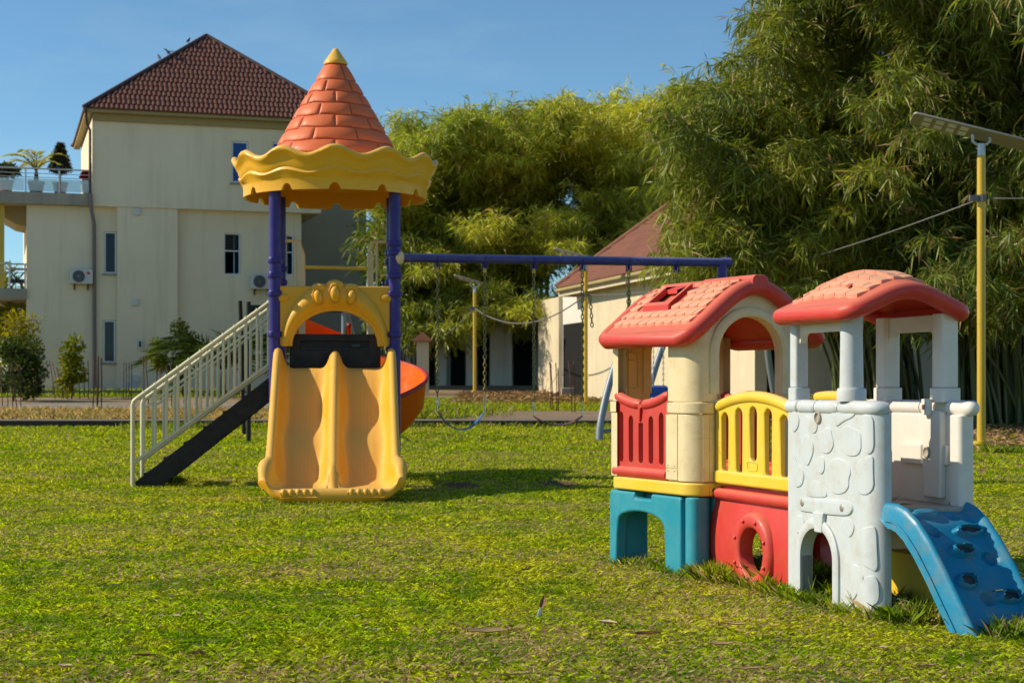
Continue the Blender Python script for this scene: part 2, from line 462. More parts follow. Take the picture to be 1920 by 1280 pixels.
# lower storey wall with real openings
W_low = [(193, 600, 217, 680), (195, 434, 219, 513), (420, 437, 450, 515), (536, 441, 550, 516)]
sL, sR = hs(50), hs(565)
holes = []
for r in W_low:
    a, b, c, d = hrect(*r); holes.append([(a, b), (c, b), (c, d), (a, d)])
mb = MB(); mb.panel([(sL, ZB), (sR, ZB), (sR, zs1), (sL, zs1)], holes, hface(0, .22)); 
hbox(mb, sL, sL+.22, -8, -.225, ZB, zs1); hbox(mb, sR-.22, sR, -8, -.225, ZB, zs1)
hbox(mb, sL+.22, sR-.22, -8, -7.8, ZB, zs1)
obj("wall", mb, M["wallA"], house)
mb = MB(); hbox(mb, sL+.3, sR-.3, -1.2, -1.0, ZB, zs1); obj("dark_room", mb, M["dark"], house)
pL, pR = hs(220, .25), hs(333, .25)
mb = MB(); hbox(mb, pL, pR, .003, .25, ZB, zs1-.004); obj("pier", mb, M["wallA"], house)
# upper storey
uL, uR = hs(173, .3), hs(602, .3)
W_up = [(434, 265, 466, 343), (510, 267, 540, 343)]
holes = []
for r in W_up:
    a, b, c, d = hrect(*r, .3); holes.append([(a, b), (c, b), (c, d), (a, d)])
mb = MB(); mb.panel([(uL, zs1), (uR, zs1), (uR, zs2), (uL, zs2)], holes, hface(.3, .22))
hbox(mb, uL, uL+.2, -7, .075, zs1, zs2); hbox(mb, uR-.2, uR, -7, .075, zs1, zs2)
hbox(mb, uL+.2, uR-.2, -7, .075, zs1, zs1+.2); hbox(mb, uL+.2, uR-.2, -7, -6.8, zs1+.2, zs2)
obj("upper_wall", mb, M["wallA"], house)
def window(px0, py0, px1, py1, off, glass, parent, bars=0, opened=False):
    a, b, c, d = hrect(px0, py0, px1, py1, off); fw = .055
    mb = MB()
    for (s0, z0, s1, z1) in ((a+.01, b+.01, a+fw, d-.01), (c-fw, b+.01, c-.01, d-.01), (a+fw, b+.01, c-fw, b+fw), (a+fw, d-fw, c-fw, d-.01)):
        hbox(mb, s0, s1, off-.12, off-.04, z0, z1)
    w = obj("window", mb, M["frame"], parent)
    mb = MB(); hbox(mb, a+fw, c-fw, off-.10, off-.085, b+fw, d-fw); obj("pane", mb, glass, w)
    mb = MB(); hbox(mb, a-.05, c+.05, off+.003, off+.06, b-.06, b-.005); obj("sill", mb, M["slab"], w)
    return w
window(*W_low[0], 0, M["glass"], house); window(*W_low[1], 0, M["glass"], house)
for r in W_up: window(*r, .3, M["glassblue"], house)
# casement standing open, louvres behind
for (x0, y0, x1, y1) in (W_low[2], W_low[3]):
    a, b, c, d = hrect(x0, y0, x1, y1, 0)
    mb = MB()
    for (s0, z0, s1, z1) in ((a, b, a+.04, d), (c-.04, b, c, d), (a+.04, b, c-.04, b+.04), (a+.04, d-.04, c-.04, d), (a+.04, (b+d)/2+.08, c-.04, (b+d)/2+.12)):
        hbox(mb, s0, s1, -.12, -.05, z0, z1)
    w = obj("window", mb, M["frame"], house)
    mb = MB()
    for k in range(7): hbox(mb, a+.04, c-.04, -.18, -.14, (b+d)/2+.16+k*.085, (b+d)/2+.20+k*.085)
    obj("louvre", mb, M["fan"], w, kind="stuff")
    mb = MB(); hinge = hp(c, .02, 0); T = Matrix.Translation(hinge) @ Matrix.Rotation(FA + R(118), 4, 'Z')
    L = .34; hh = d - b
    for (x0_, z0, x1_, z1) in ((0, b, .05, d), (L-.05, b, L, d), (.05, b, L-.05, b+.05), (.05, d-.05, L-.05, d)):
        mb.box((x0_, -.02, z0), (x1_, .02, z1), T)
    sash = obj("open_sash", mb, M["frame"], house)
    mb = MB(); mb.box((.05, -.005, b+.05), (L-.05, .005, d-.05), T); obj("pane", mb, M["glass"], sash)
# bay window at the left corner
mb = MB(); a, b, c, d = hrect(30, 605, 50, 680)
hbox(mb, a, sL-.003, -.75, -.15, b-.08, b); hbox(mb, a, sL-.003, -.75, -.15, d, d+.09); hbox(mb, a, a+.12, -.75, -.15, b, d)
bw = obj("bay_window", mb, M["frame"], house)
mb = MB(); hbox(mb, a+.12, sL-.003, -.65, -.2, b, d); obj("pane", mb, M["glass"], bw)
# slab of the roof terrace and balcony
zt0, zt1 = hz(hs(90), 384, .2), hz(hs(90), 362, .2)
mb = MB(); hbox(mb, hs(-60), uL-.003, -6, .35, zt0, zt1); obj("terrace_slab", mb, M["slab"], house, bevel=.01)
zb0, zb1 = hz(hs(30), 560), hz(hs(30), 541)
mb = MB(); hbox(mb, hs(-60), sL-.003, -5, .1, zb0, zb1); obj("balcony_slab", mb, M["slab"], house)
mb = MB(); P = [hp(hs(x), 0, 0) for x in (-20, 9)]
mb.prism([(-.13, -.13), (.13, -.13), (.13, .13), (-.13, .13)], zb1, zt0, Matrix.Translation(hp(hs(0), -.3, 0)) @ Matrix.Rotation(FA, 4, 'Z'))
obj("column", mb, M["lampyellow"], house)
# raking soffit beam under the terrace
mb = MB(); s0, s1 = hs(9), hs(50)
mb.add([hp(s0, -.6, zt0), hp(s1, -.6, zt0), hp(s1, -.6, zt0-.62), hp(s0+.35, -.6, zt0-.56), hp(s0, -.6, zt0-.36),
        hp(s0, -3, zt0), hp(s1, -3, zt0), hp(s1, -3, zt0-.62), hp(s0+.35, -3, zt0-.56), hp(s0, -3, zt0-.36)],
       [(0,1,2,3,4), (9,8,7,6,5), (0,5,6,1), (1,6,7,2), (2,7,8,3), (3,8,9,4), (4,9,5,0)])
obj("soffit", mb, M["fascia"], house)
def railing(px0, px1, z0, z1, off, posts, glass):
    s0, s1 = hs(px0, off), hs(px1, off)
    mb = MB(); mb.tube([hp(s0, off, z1), hp(s1, off, z1)], .028, 6); r = obj("railing", mb, M["palegrey"], house, smooth=60)
    for p in posts:
        mb = MB(); s = hs(p, off); mb.tube([hp(s, off, z0), hp(s, off, z1)], .028, 6); obj("post", mb, M["palegrey"], r, smooth=60)
    for k in (.80, .64):
        mb = MB(); mb.tube([hp(s0, off, z0+(z1-z0)*k), hp(s1, off, z0+(z1-z0)*k)], .012, 5); obj("rail", mb, M["palegrey"], r)
    if glass:
        ps = sorted(posts)
        for a, b in zip([px0]+ps, ps+[px1]):
            mb = MB(); hbox(mb, hs(a, off)+.05, hs(b, off)-.05, off-.01, off+.01, z0+.05, z0+(z1-z0)*.58)
            obj("glass_panel", mb, M["frost"], r)
mf, nt, ns, ls, b = new_mat("greenish glass"); M["frost"] = mf
b.inputs["Base Color"].default_value = (.62, .80, .80, 1); b.inputs["Roughness"].default_value = .25
tr = ns.new("ShaderNodeBsdfTransparent"); mx = ns.new("ShaderNodeMixShader"); mx.inputs[0].default_value = .45
ls.new(b.outputs[0], mx.inputs[2]); ls.new(tr.outputs[0], mx.inputs[1]); ls.new(mx.outputs[0], ns["Material Output"].inputs["Surface"])
railing(-40, 172, zt1, hz(hs(90), 317, .2), .2, [-20, 48, 111], True)
railing(-40, 50, zb1, hz(hs(30), 495), 0, [18, 47], False)
# roof
OV = .45
eL, eR = hs(157, OV+.3), hs(621, OV+.3); ze = hz((eL+eR)/2, 214, OV+.3)
half = (eR-eL)/2
for _ in range(12): half += .5*(hs(387, .3+OV-half) - (eL+half))
eR = eL + 2*half; sm = (eL+eR)/2; zap = hz(sm, 68, .3+OV-half)
def rp(s, t):   # front roof face: s along eave, t 0..1 up the slope
    return hp(s, .3+OV-half*t, ze+(zap-ze)*t)
mb = MB(); C4 = [hp(eL, .3+OV, ze), hp(eR, .3+OV, ze), hp(eR, .3+OV-2*half, ze), hp(eL, .3+OV-2*half, ze)]; AP = rp(sm, 1)
mb.add(C4+[AP], [(0,1,4), (1,2,4), (2,3,4), (3,0,4), (3,2,1,0)]); roof = obj("roof", mb, M["tile"], house)
mb = MB()
for o0, o1, s0, s1 in ((.3, .3+OV-.06, eL+.06, eR-.06),): hbox(mb, s0, s1, o0, o1, ze-.10, ze-.006)
hbox(mb, eL+.06, uL-.003, .3+OV-2*half, .297, ze-.10, ze-.006); hbox(mb, uL, uR, .303, .42, ze-.32, ze-.104)
obj("fascia", mb, M["fascia"], roof)
mb = MB()
for c in C4: mb.tube([c + Vector((0, 0, .03)), AP + Vector((0, 0, .03))], .07, 6)
obj("ridge_cap", mb, M["ridge"], roof, smooth=60)
# front tiles: 300 as parts, the rest joined
tw, rows = .152, 17
slope = (rp(sm, 1) - rp(sm, 0)); sl = slope.length; U = slope.normalized(); N = EX.cross(U).normalized()
if N.dot(EN) < 0: N = -N
th = sl / rows
prof = [(-.5, 0), (-.25, .030), (0, .045), (.25, .030), (.5, 0)]
tv = [Vector((x*tw, 0, z + .022)) for x, z in prof] + [Vector((x*tw, th*1.04, z)) for x, z in prof] + [Vector((x*tw, 0, -.01)) for x, z in prof]
tf = [(i, i+1, 6+i, 5+i) for i in range(4)] + [(10+i, 11+i, i+1, i) for i in range(4)]
tile_me = mesh_from("roof_tile", tv, tf, M["tile"], 50)
RB = Matrix(((EX.x, U.x, N.x), (EX.y, U.y, N.y), (EX.z, U.z, N.z))).to_4x4()
cells = []
for r in range(rows):
    t = r / rows; w = half * (1 - (t + .6/rows)); n = max(0, int(2*w/tw))
    for k in range(n):
        cells.append((r, k, rp(sm + (k - (n-1)/2)*tw, t)))
rng = random.Random(3); rest = MB()
for i, (r, k, p) in enumerate(cells):
    T = Matrix.Translation(p) @ RB @ Matrix.Rotation(rng.uniform(-.02, .02), 4, 'X')
    if i < 300: inst("roof_tile", tile_me, T, roof)
    else: rest.add(tv, tf, T)
obj("roof_tiles", rest, M["tile"], roof, kind="stuff", smooth=50)
# side face rows of the roof
mb = MB()
for side in (0, 1):
    c0, c1 = (C4[3], C4[0]) if side == 0 else (C4[1], C4[2])
    for r in range(rows):
        a, b2 = r/rows, (r+1.05)/rows
        q = [c0.lerp(AP, a), c1.lerp(AP, a), c1.lerp(AP, min(1, b2)), c0.lerp(AP, min(1, b2))]
        up = Vector((0, 0, .05))
        mb.add([q[0]+up, q[1]+up, q[2]+Vector((0,0,.01)), q[3]+Vector((0,0,.01)), q[0], q[1]], [(0,1,2,3), (4,5,1,0)])
obj("tile_rows", mb, M["tile"], roof, kind="stuff")
# gutter and drain pipe
mb = MB()
mb.tube([hp(eL+.05, .35+OV, ze-.03), hp(eL+.12, .34, ze-.45), hp(uL-.07, .34, ze-.62), hp(uL-.07, .34, zt1-.2)], .04, 8)
obj("drain_pipe", mb, M["ridge"], house, smooth=60)
mb = MB()
mb.tube([hp(uL-.06, .4, zt1), hp(uL-.04, .4, zs1-.1), hp(hs(176), .12, zs1-.55), hp(hs(177), .1, ZB)], .062, 8)
obj("drain_pipe", mb, M["pipe"], house, smooth=60)
for (x0, y0, x1, y1, o, m) in ((250, 391, 263, 404, .25, "casing"), (246, 561, 259, 573, .25, "casing"), (256, 637, 268, 653, .25, "casing"), (245, 703, 261, 716, .25, "casing"), (238, 717, 256, 729, .25, "casing")):
    mb = MB(); a, b, c, d = hrect(x0, y0, x1, y1, o); hbox(mb, a, c, o+.003, o+.09, b, d)
    v = obj("vent_box", mb, M[m], house, bevel=.01)
    if y0 == 637:
        mb = MB(); hbox(mb, a+.07, c-.07, o+.093, o+.11, b+.05, d-.05); obj("inlay", mb, M["dark"], v)
# grey wing further back
mb = MB(); w0, w1 = hs(566, -4), hs(687, -4)
hbox(mb, sR+.003, w1, -9, -4, ZB, hz(w0, 330, -4)); obj("wing_wall", mb, M["wallW"], house)

def ac(px0, py0, px1, py1, label):
    a, b, c, d = hrect(px0, py0, px1, py1)
    t = thing("air_conditioner", hp((a+c)/2, .2, b), label, "air conditioner", "outdoor units on the house wall")
    mb = MB(); hbox(mb, a, c, .06, .36, b, d); obj("casing", mb, M["casing"], t, bevel=.02)
    T = Matrix.Translation(hp(a+(c-a)*.37, .362, (b+d)/2)) @ Matrix(((EX.x, 0, EN.x, 0), (EX.y, 0, EN.y, 0), (0, 1, 0, 0), (0, 0, 0, 1)))
    mb = MB(); r = (d-b)*.42; mb.lathe([(.02, .0), (r, .0), (r, .012), (.02, .012)], 20, T); g = obj("fan_grille", mb, M["fan"], t)
    mb = MB()
    for q in (.35, .65, .93): mb.lathe([(r*q-.012, .013), (r*q, .026), (r*q+.012, .013)], 20, T)
    for k in range(6): mb.tube([(0.03*math.cos(k), .03*math.sin(k), .018), (r*math.cos(k*1.047), r*math.sin(k*1.047), .018)], .006, 4, M=T)
    mb.lathe([(0.0, .03), (.035, .03), (.035, .013)], 12, T); obj("guard", mb, M["grey"], g)
    T2 = Matrix.Translation(hp(a+(c-a)*.80, .362, b+(d-b)*.74)) @ Matrix(((EX.x, 0, EN.x, 0), (EX.y, 0, EN.y, 0), (0, 1, 0, 0), (0, 0, 0, 1)))
    mb = MB(); mb.lathe([(0, .004), (.05, .004), (.05, 0)], 14, T2); obj("badge", mb, M["red"], t)
    mb = MB()
    for q in (.2, .8): hbox(mb, a+(c-a)*q-.02, a+(c-a)*q+.02, .003, .38, b-.05, b-.004); hbox(mb, a+(c-a)*q-.02, a+(c-a)*q+.02, .003, .05, b-.18, b-.05)
    obj("bracket", mb, M["rust"], t)
ac(131, 506, 173, 533, "white outdoor air conditioner beside the brown drain pipe on the house wall")
ac(468, 515, 510, 543, "white outdoor air conditioner half hidden behind the purple tower post, below the open window")

# birds on the roof hip
def bird(px, py, label, rz, open_=False):
    t_ = (px - 157) / (387 - 157)
    p = C4[0].lerp(AP, t_) + Vector((0, 0, .09))
    t = thing("bird", p, label, "bird", "birds on the roof")
    T = Matrix.Translation(p + Vector((0, 0, .10))) @ Matrix.Rotation(rz, 4, 'Z') @ Matrix.Scale(.62, 4)
    mb = MB(); mb.tube([(-.20, 0, -.10), (-.10, 0, -.03), (0, 0, .03), (.08, 0, .10), (.12, 0, .15)], [.012, .05, .075, .055, .03], 8, M=T)
    mb.ball((.14, 0, .18), (.05, .04, .042), 8, 6, T)
    if open_:
        for s in (-1, 1): mb.add([(.06, s*.04, .08), (-.02, s*.42, .16), (-.16, s*.30, .10), (-.10, s*.04, .04), (.06, s*.04, .10), (-.02, s*.42, .175), (-.16, s*.30, .115), (-.10, s*.04, .06)], [(0,1,2,3), (7,6,5,4), (0,4,5,1), (1,5,6,2), (2,6,7,3)], T)
    obj("body", mb, M["bird"], t, smooth=60)
    mb = MB(); mb.tube([(.18, 0, .18), (.24, 0, .165)], [.015, .003], 5, M=T); obj("beak", mb, M["fan"], t)
    mb = MB()
    for s in (-1, 1): mb.tube([(.0, s*.025, -.02), (.01, s*.03, -.16)], .008, 4, M=T)
    obj("legs", mb, M["fan"], t)
bird(350, 90, "small black bird sitting upright nearest to the roof peak", 1.2)
bird(310, 112, "small black bird with spread wings on the roof hip", 2.6, True)
bird(293, 122, "small black bird sitting lowest of the birds on the roof hip", 2.2)
# ============================================================ FOLIAGE
def unit(a): return a / np.maximum(1e-9, np.linalg.norm(a, axis=-1, keepdims=True))
def leaves_mesh(name, P, D, L, W, cols, mat, rs, fold=.25):
    """one narrow folded leaf per row: base P, direction D, length L, width W"""
    n = len(P); rv = unit(rs.normal(size=(n, 3))); S = unit(np.cross(D, rv)); N = np.cross(S, D)
    mid = P + D * (L*.42)[:, None]
    a = P; b = mid + S*(W*.5)[:, None] + N*(W*fold)[:, None]; c = P + D*L[:, None] - np.array([0, 0, 1])*(L*.10)[:, None]; d = mid - S*(W*.5)[:, None] + N*(W*fold)[:, None]
    V = np.stack([a, b, c, d], 1).reshape(-1, 3); i = np.arange(n)*4
    Fc = np.stack([i, i+1, i+2, i, i+2, i+3], 1).ravel()
    return np_mesh(name, V, Fc, 3, mat, np.repeat(cols, 4, axis=0))

def tint(rs, n, base, pos=None, dry=.06, var=.25, seed=1, sc=.6):
    """leaf colours: clumps of greener and yellower growth, a few dry leaves"""
    g, y = np.array(base[0]), np.array(base[1])
    k = rs.rand(n)*.5
    if pos is not None: k = k + .75*vnoise(pos[:, 0]*sc + 20, pos[:, 2]*sc + 20, seed) - .12
    k = np.clip(k, 0, 1)[:, None]
    c = g*(1-k) + y*k
    c = c * (1 + var*(rs.rand(n, 1)*2-1))
    m = rs.rand(n) < dry
    c[m] = np.array([.42, .28, .12]) * (.6 + .7*rs.rand(m.sum(), 1))
    return c

GREEN = ((.075, .135, .020), (.40, .41, .05))
def bamboo(name, label, base, tips, seed, node=.17, leaf=.29, wide=.028, br=(.45, 1.0), fans=5, per=7, culm_r=.035, tmin=.42, base_r=.9, dry=.06, pal=GREEN, group="bamboo clumps", lift=1.25, hang=1.0):
    rs = np.random.RandomState(seed)
    base = Vector(base)
    t = thing(name, base, label, "bamboo", group)
    Ps = []; Ts = []; Us = []
    tips = list(tips)
    for tip in tips:
        tip = Vector(tip); a = rs.rand()*6.283; q = base_r*math.sqrt(rs.rand())
        nod = node*(.75 + .6*rs.rand())
        b0 = base + Vector((q*math.cos(a), q*math.sin(a), 0))
        h = tip.z - b0.z
        c1 = b0 + Vector(((tip.x-b0.x)*.12, (tip.y-b0.y)*.12, h*.72)); c2 = b0 + Vector(((tip.x-b0.x)*.50, (tip.y-b0.y)*.50, h*(lift - .12 + .22*rs.rand() - (.26 if rs.rand() < .3 else 0))))
        n = 14; pts = []
        for i in range(n+1):
            u = i/n; pts.append(b0*(1-u)**3 + c1*3*u*(1-u)**2 + c2*3*u*u*(1-u) + tip*u**3)
        mb = MB(); mb.tube(pts, [culm_r*(1 - .82*i/n) for i in range(n+1)], 5, cap=False)
        obj("culm", mb, M["culm"], t, smooth=180)
        A = np.array([list(p) for p in pts]); seg = np.linalg.norm(np.diff(A, axis=0), axis=1); tot = seg.sum(); cum = np.concatenate([[0], np.cumsum(seg)])/tot
        us = np.arange(tmin + rs.rand()*.1, 1.0, nod/tot)
        X = np.stack([np.interp(us, cum, A[:, k]) for k in range(3)], 1)
        X2 = np.stack([np.interp(us+.02, cum, A[:, k]) for k in range(3)], 1); X2[-1] = A[-1]
        Ps.append(X); Ts.append(unit(X2 - X + 1e-6)); Us.append(us)
    P = np.concatenate(Ps); T = np.concatenate(Ts); P = np.repeat(P, 3, 0); T = np.repeat(T, 3, 0); n = len(P)
    ang = rs.rand(n)*6.283
    H = np.stack([np.cos(ang), np.sin(ang), .25 + .5*rs.rand(n)], 1)
    D = unit(H*.9 + T*.7); Lb = (br[0] + (br[1]-br[0])*rs.rand(n))*(1.15 - .45*np.repeat(np.concatenate(Us), 3))*(.55 + .9*rs.rand(n))
    ss = (np.arange(fans)+.75)/fans                                     # leaf fans along the twig
    S = ss[None, :] + .12*(rs.rand(n, fans)-.5)
    drop = hang*(.25 + .95*rs.rand(n))
    Q = P[:, None, :] + D[:, None, :]*(Lb[:, None]*S)[..., None]; Q[..., 2] -= (drop*Lb)[:, None]*S**2
    TG = D[:, None, :] + np.zeros_like(Q); TG[..., 2] -= 2*drop[:, None]*S; TG = unit(TG)
    Q = np.repeat(Q.reshape(-1, 3), per, 0); TG = np.repeat(TG.reshape(-1, 3), per, 0); m = len(Q)
    side = rs.normal(size=(m, 3))*.62
    LD = TG*.55 + side; LD[:, 2] -= hang*(.15 + .7*rs.rand(m)); LD = unit(LD)
    pr = np.where(((Q[:, 0]/Q[:, 1]) > .39) | ((1-Q[:, 2])/Q[:, 1]*F + HZ < -180), .18, .50); keep = rs.rand(m) < pr; Q, LD = Q[keep], LD[keep]; m = len(Q)
    L = leaf*(.55 + .75*rs.rand(m)); W = wide*(.7+.6*rs.rand(m))
    cols = tint(rs, m, pal, Q, dry, .3, seed, .55)
    np_obj("crown", leaves_mesh("crown", Q - np.array(base)*0, LD, L, W, cols, M["leaf"], rs), t, kind="stuff")
    # fine twigs
    k = rs.rand(n) < .5; A0 = P[k]; A1 = P[k] + D[k]*Lb[k][:, None]*.55; A1[:, 2] -= (drop*Lb)[k]*.3; A2 = P[k] + D[k]*Lb[k][:, None]; A2[:, 2] -= (drop*Lb)[k]
    w = np.array([.004, .003, 0])[None]; nn = len(A0)
    V = np.stack([A0-w, A0+w, A1-w, A1+w, A2-w*.3, A2+w*.3], 1).reshape(-1, 3); i = np.arange(nn)*6
    Fc = np.stack([i, i+1, i+3, i+2, i+2, i+3, i+5, i+4], 1).ravel()
    tc = np.tile(np.array([[.12, .09, .035]]), (len(V), 1))
    np_obj("twigs", np_mesh("twigs", V, Fc, 4, M["leaf"], tc), t, kind="stuff")
    return t

def scatter_tips(rs, n, px, d, z_of_px, zlo=.55):
    """tips spread through a volume: columns px, depths d, height up to the outline z_of_px (rows) """
    out = []
    for i in range(n):
        x = px[0] + (px[1]-px[0])*((i + rs.rand())/n); dd = d[0] + (d[1]-d[0])*rs.rand()
        top = np.interp(x, [a for a, b in z_of_px], [b for a, b in z_of_px])
        k = 1 - (1-zlo)*rs.rand()**.9 if i % 5 > 1 else 1.0
        zt = CH + (HZ - top)*dd/F
        if k == 1.0: zt += rs.normal()*.28 + (.45 if rs.rand() < .18 else 0)
        out.append(((x-960)/F*dd, dd, .3 + (zt-.3)*k))
    return out

rs = np.random.RandomState(11)
# right-hand mass, in three clumps
OUT_R = [(1200, 330), (1240, 260), (1290, 225), (1340, 205), (1380, 120), (1430, 40), (1500, -70), (1700, -200), (2100, -220)]
bamboo("bamboo_clump", "big bamboo clump leaning left over the bungalow roof, feathery outline against the sky", (7.0, 30.5, zg(30.5)),
       scatter_tips(rs, 80, (1240, 1560), (26.5, 32), OUT_R, .40) + [tuple(at(1250 + 250*rs.rand(), 300 + 190*rs.rand(), 26.8 + 2*rs.rand())) for _ in range(40)], 21, dry=.08, lift=1.15)
bamboo("bamboo_clump", "dense tall bamboo clump right behind the yellow street lamp on the right", (8.6, 28.6, zg(28.6)),
       scatter_tips(rs, 104, (1480, 1960), (24.4, 30), OUT_R, .22), 22, dry=.12)
bamboo("bamboo_clump", "bamboo clump at the right edge with many dry hanging leaves", (10.4, 28.0, zg(28)),
       scatter_tips(rs, 60, (1840, 2150), (23.8, 30), OUT_R, .24), 23, dry=.16)
# low drooping sprays in front of the culms behind the playhouse tower
# centre mass behind the swings
OUT_C = [(600, 470), (685, 350), (735, 300), (760, 268), (800, 262), (870, 225), (940, 262), (1010, 222), (1050, 215), (1080, 250), (1130, 232), (1200, 222), (1270, 205), (1330, 190)]
P2 = ((.22, .31, .035), (.66, .63, .075))
for k, (x0, x1, bx, n, lab) in enumerate(((690, 930, -2.2, 42, "yellow green bamboo clump just right of the tower roof"),
                                          (860, 1090, .1, 34, "bamboo clump behind the two belt swings, a thin spray rising from its top"),
                                          (1040, 1330, 3.6, 40, "bamboo clump behind the bungalow roof, between the swings and the big right clump"))):
    y = 61.5 - k*.8
    bamboo("bamboo_clump", lab, (bx, y, zg(y)), scatter_tips(rs, int(n*1.45) + 18, (x0, x1), (47.2 - k*.3, 55), OUT_C, .27), 31+k,
           node=.22, leaf=.32, wide=.037, br=(.6, 1.5), fans=5, per=7, culm_r=.05, base_r=1.2, dry=.09, pal=P2, lift=1.04, hang=.5)
# a lower feathery tree in front of the grey wing
bamboo("bamboo_clump", "low dark bamboo clump in the shade left of the far street lamp", (-3.6, 53.5, zg(53)),
       scatter_tips(rs, 20, (690, 860), (47.5, 50.5), [(600, 440), (690, 450), (760, 490), (860, 520)], .42), 35,
       node=.20, leaf=.32, wide=.05, br=(.6, 1.2), fans=4, per=5, culm_r=.04, base_r=1.0, dry=.05)
# distant trees left of the house and behind
def blob_tree(name, label, base, h, r, seed, pal, leaf=.16, n=5000, cat="tree", trunk_r=.1, squash=.8, group=None, wide=.45, low=.45):
    rs = np.random.RandomState(seed); base = Vector(base)
    t = thing(name, base, label, cat, group)
    mb = MB(); top = base + Vector((.1*r, 0, h*.8))
    mb.tube([base - Vector((0, 0, .1)), base.lerp(top, .5) + Vector((.05*r, 0, 0)), top], [trunk_r, trunk_r*.75, trunk_r*.3], 7)
    lobes = []
    for k in range(9):
        a = rs.rand()*6.283; q = r*.62*math.sqrt(rs.rand()); zz = h*(low + (.95-low)*rs.rand())
        c = base + Vector((q*math.cos(a), q*math.sin(a), zz)); lobes.append((c, r*(.32+.28*rs.rand())))
        mb.tube([base.lerp(top, .35+.4*rs.rand()), c], [trunk_r*.4, trunk_r*.12], 5)
    obj("trunk", mb, M["bark"], t, smooth=180)
    cs = np.array([list(c) for c, _ in lobes]); rr = np.array([q for _, q in lobes])
    k = rs.randint(0, len(lobes), n); v = unit(rs.normal(size=(n, 3))); q = rs.rand(n)**.45
    P = cs[k] + v*(q*rr[k])[:, None]*np.array([1, 1, squash]); D = unit(v*.7 + rs.normal(size=(n, 3))*.8 + np.array([0, 0, .1]))
    np_obj("crown", leaves_mesh("crown", P, D, leaf*(.6+.8*rs.rand(n)), leaf*wide*(.7+.6*rs.rand(n)), tint(rs, n, pal, P, .02, .3, seed, 1.5), M["shrub"], rs, .12), t, kind="stuff")
    return t
def palm(name, label, base, n, length, seed, pal, rise=.9, cat="palm", trunk=.3, leaflets=40, wid=.017, parent=None, ll=.36):
    rs = np.random.RandomState(seed); base = Vector(base)
    t = parent or thing(name, base, label, cat)
    if trunk:
        mb = MB(); mb.tube([base - Vector((0, 0, .05)), base + Vector((0, 0, trunk))], [.09, .06], 8); obj("trunk", mb, M["bark"], t, smooth=60)
    top = base + Vector((0, 0, trunk))
    for k in range(n):
        a = 6.283*k/n + rs.rand()*.5; L = length*(.75+.4*rs.rand()); e = rise*(.55+.6*rs.rand())
        pts = []
        for i in range(9):
            u = i/8; pts.append(top + Vector((math.cos(a)*L*u*(1-.25*e*(1-u)), math.sin(a)*L*u*(1-.25*e*(1-u)), L*(e*u - (.55+.3*e)*u*u))))
        A = np.array([list(p) for p in pts])
        us = np.repeat(np.linspace(.12, .99, leaflets), 2); X = np.stack([np.interp(us*8, np.arange(9), A[:, j]) for j in range(3)], 1)
        T = unit(np.stack([np.interp(np.minimum(us+.05, 1)*8, np.arange(9), A[:, j]) for j in range(3)], 1) - X + 1e-5)
        sd = np.where(np.arange(len(us)) % 2, 1., -1.)[:, None]*unit(np.cross(T, np.array([0, 0, 1.])))
        D = unit(T*.75 + sd*.8 + np.array([0, 0, .15]) + rs.normal(size=X.shape)*.1)
        Ll = L*ll*(1 - .75*np.abs(us-.45))*(.85+.3*rs.rand(len(us)))
        me = leaves_mesh("frond", X, D, Ll, np.full(len(us), wid*length), tint(rs, len(us), pal, None, .0, .3), M["shrub"], rs, .1)
        f = np_obj("frond", me, t)
        mb = MB(); mb.tube(pts, [.018*(1-.7*i/8) for i in range(9)], 5); obj("stem", mb, M["culm"], f, smooth=180)
    return t
LIME = ((.12, .16, .012), (.32, .30, .02)); DKG = ((.03, .06, .012), (.085, .115, .02)); YEL = ((.30, .27, .02), (.45, .36, .03))
# behind the house, left edge
blob_tree("tree", "bright green tree seen under the balcony at the left edge", (-21.0, 64, zg(64)), 4.6, 2.6, 41, LIME, .28, 5000)
palm("palm", "tall feathery palm under the balcony at the left edge", (-16.3, 52.5, zg(52)), 14, 1.9, 42, LIME, 1.2, trunk=2.0)
blob_tree("shrub", "round dark shrub with yellow croton leaves at the left edge of the house", G(24, 752), 1.55, .95, 43, DKG, .11, 6000, "shrub", .03, .9, None, .45, .14)
blob_tree("croton_bush", "yellow leaved croton bush behind the dark round shrub", G(18, 737) + Vector((0, .6, 0)), 2.3, .75, 44, YEL, .17, 1700, "shrub", .03, 1.2, None, .3, .3)
blob_tree("young_tree", "light green young tree between rusty rods in front of the drain pipe", G(134, 748), 1.55, .55, 45, LIME, .12, 1500, "shrub", .025, 1.1, None, .55, .2)
blob_tree("sapling", "small lime green sapling on a thin stem left of the stairs", G(292, 742), 1.75, .42, 46, LIME, .11, 700, "shrub", .02, .7)
blob_tree("shrub", "taller dark green shrub at the pier corner behind the stair railing", G(342, 742), 2.1, .50, 47, DKG, .11, 1800, "shrub", .03, 1.2, None, .45, .25)
palm("areca_palm", "dark feathery areca palm against the house wall behind the stairs", G(418, 742), 16, 2.5, 48, DKG, 1.25, trunk=.7)
palm("areca_palm", "small shaded palm seen through the yellow slide arch", G(612, 740), 12, 2.2, 49, DKG, 1.2, trunk=.8)
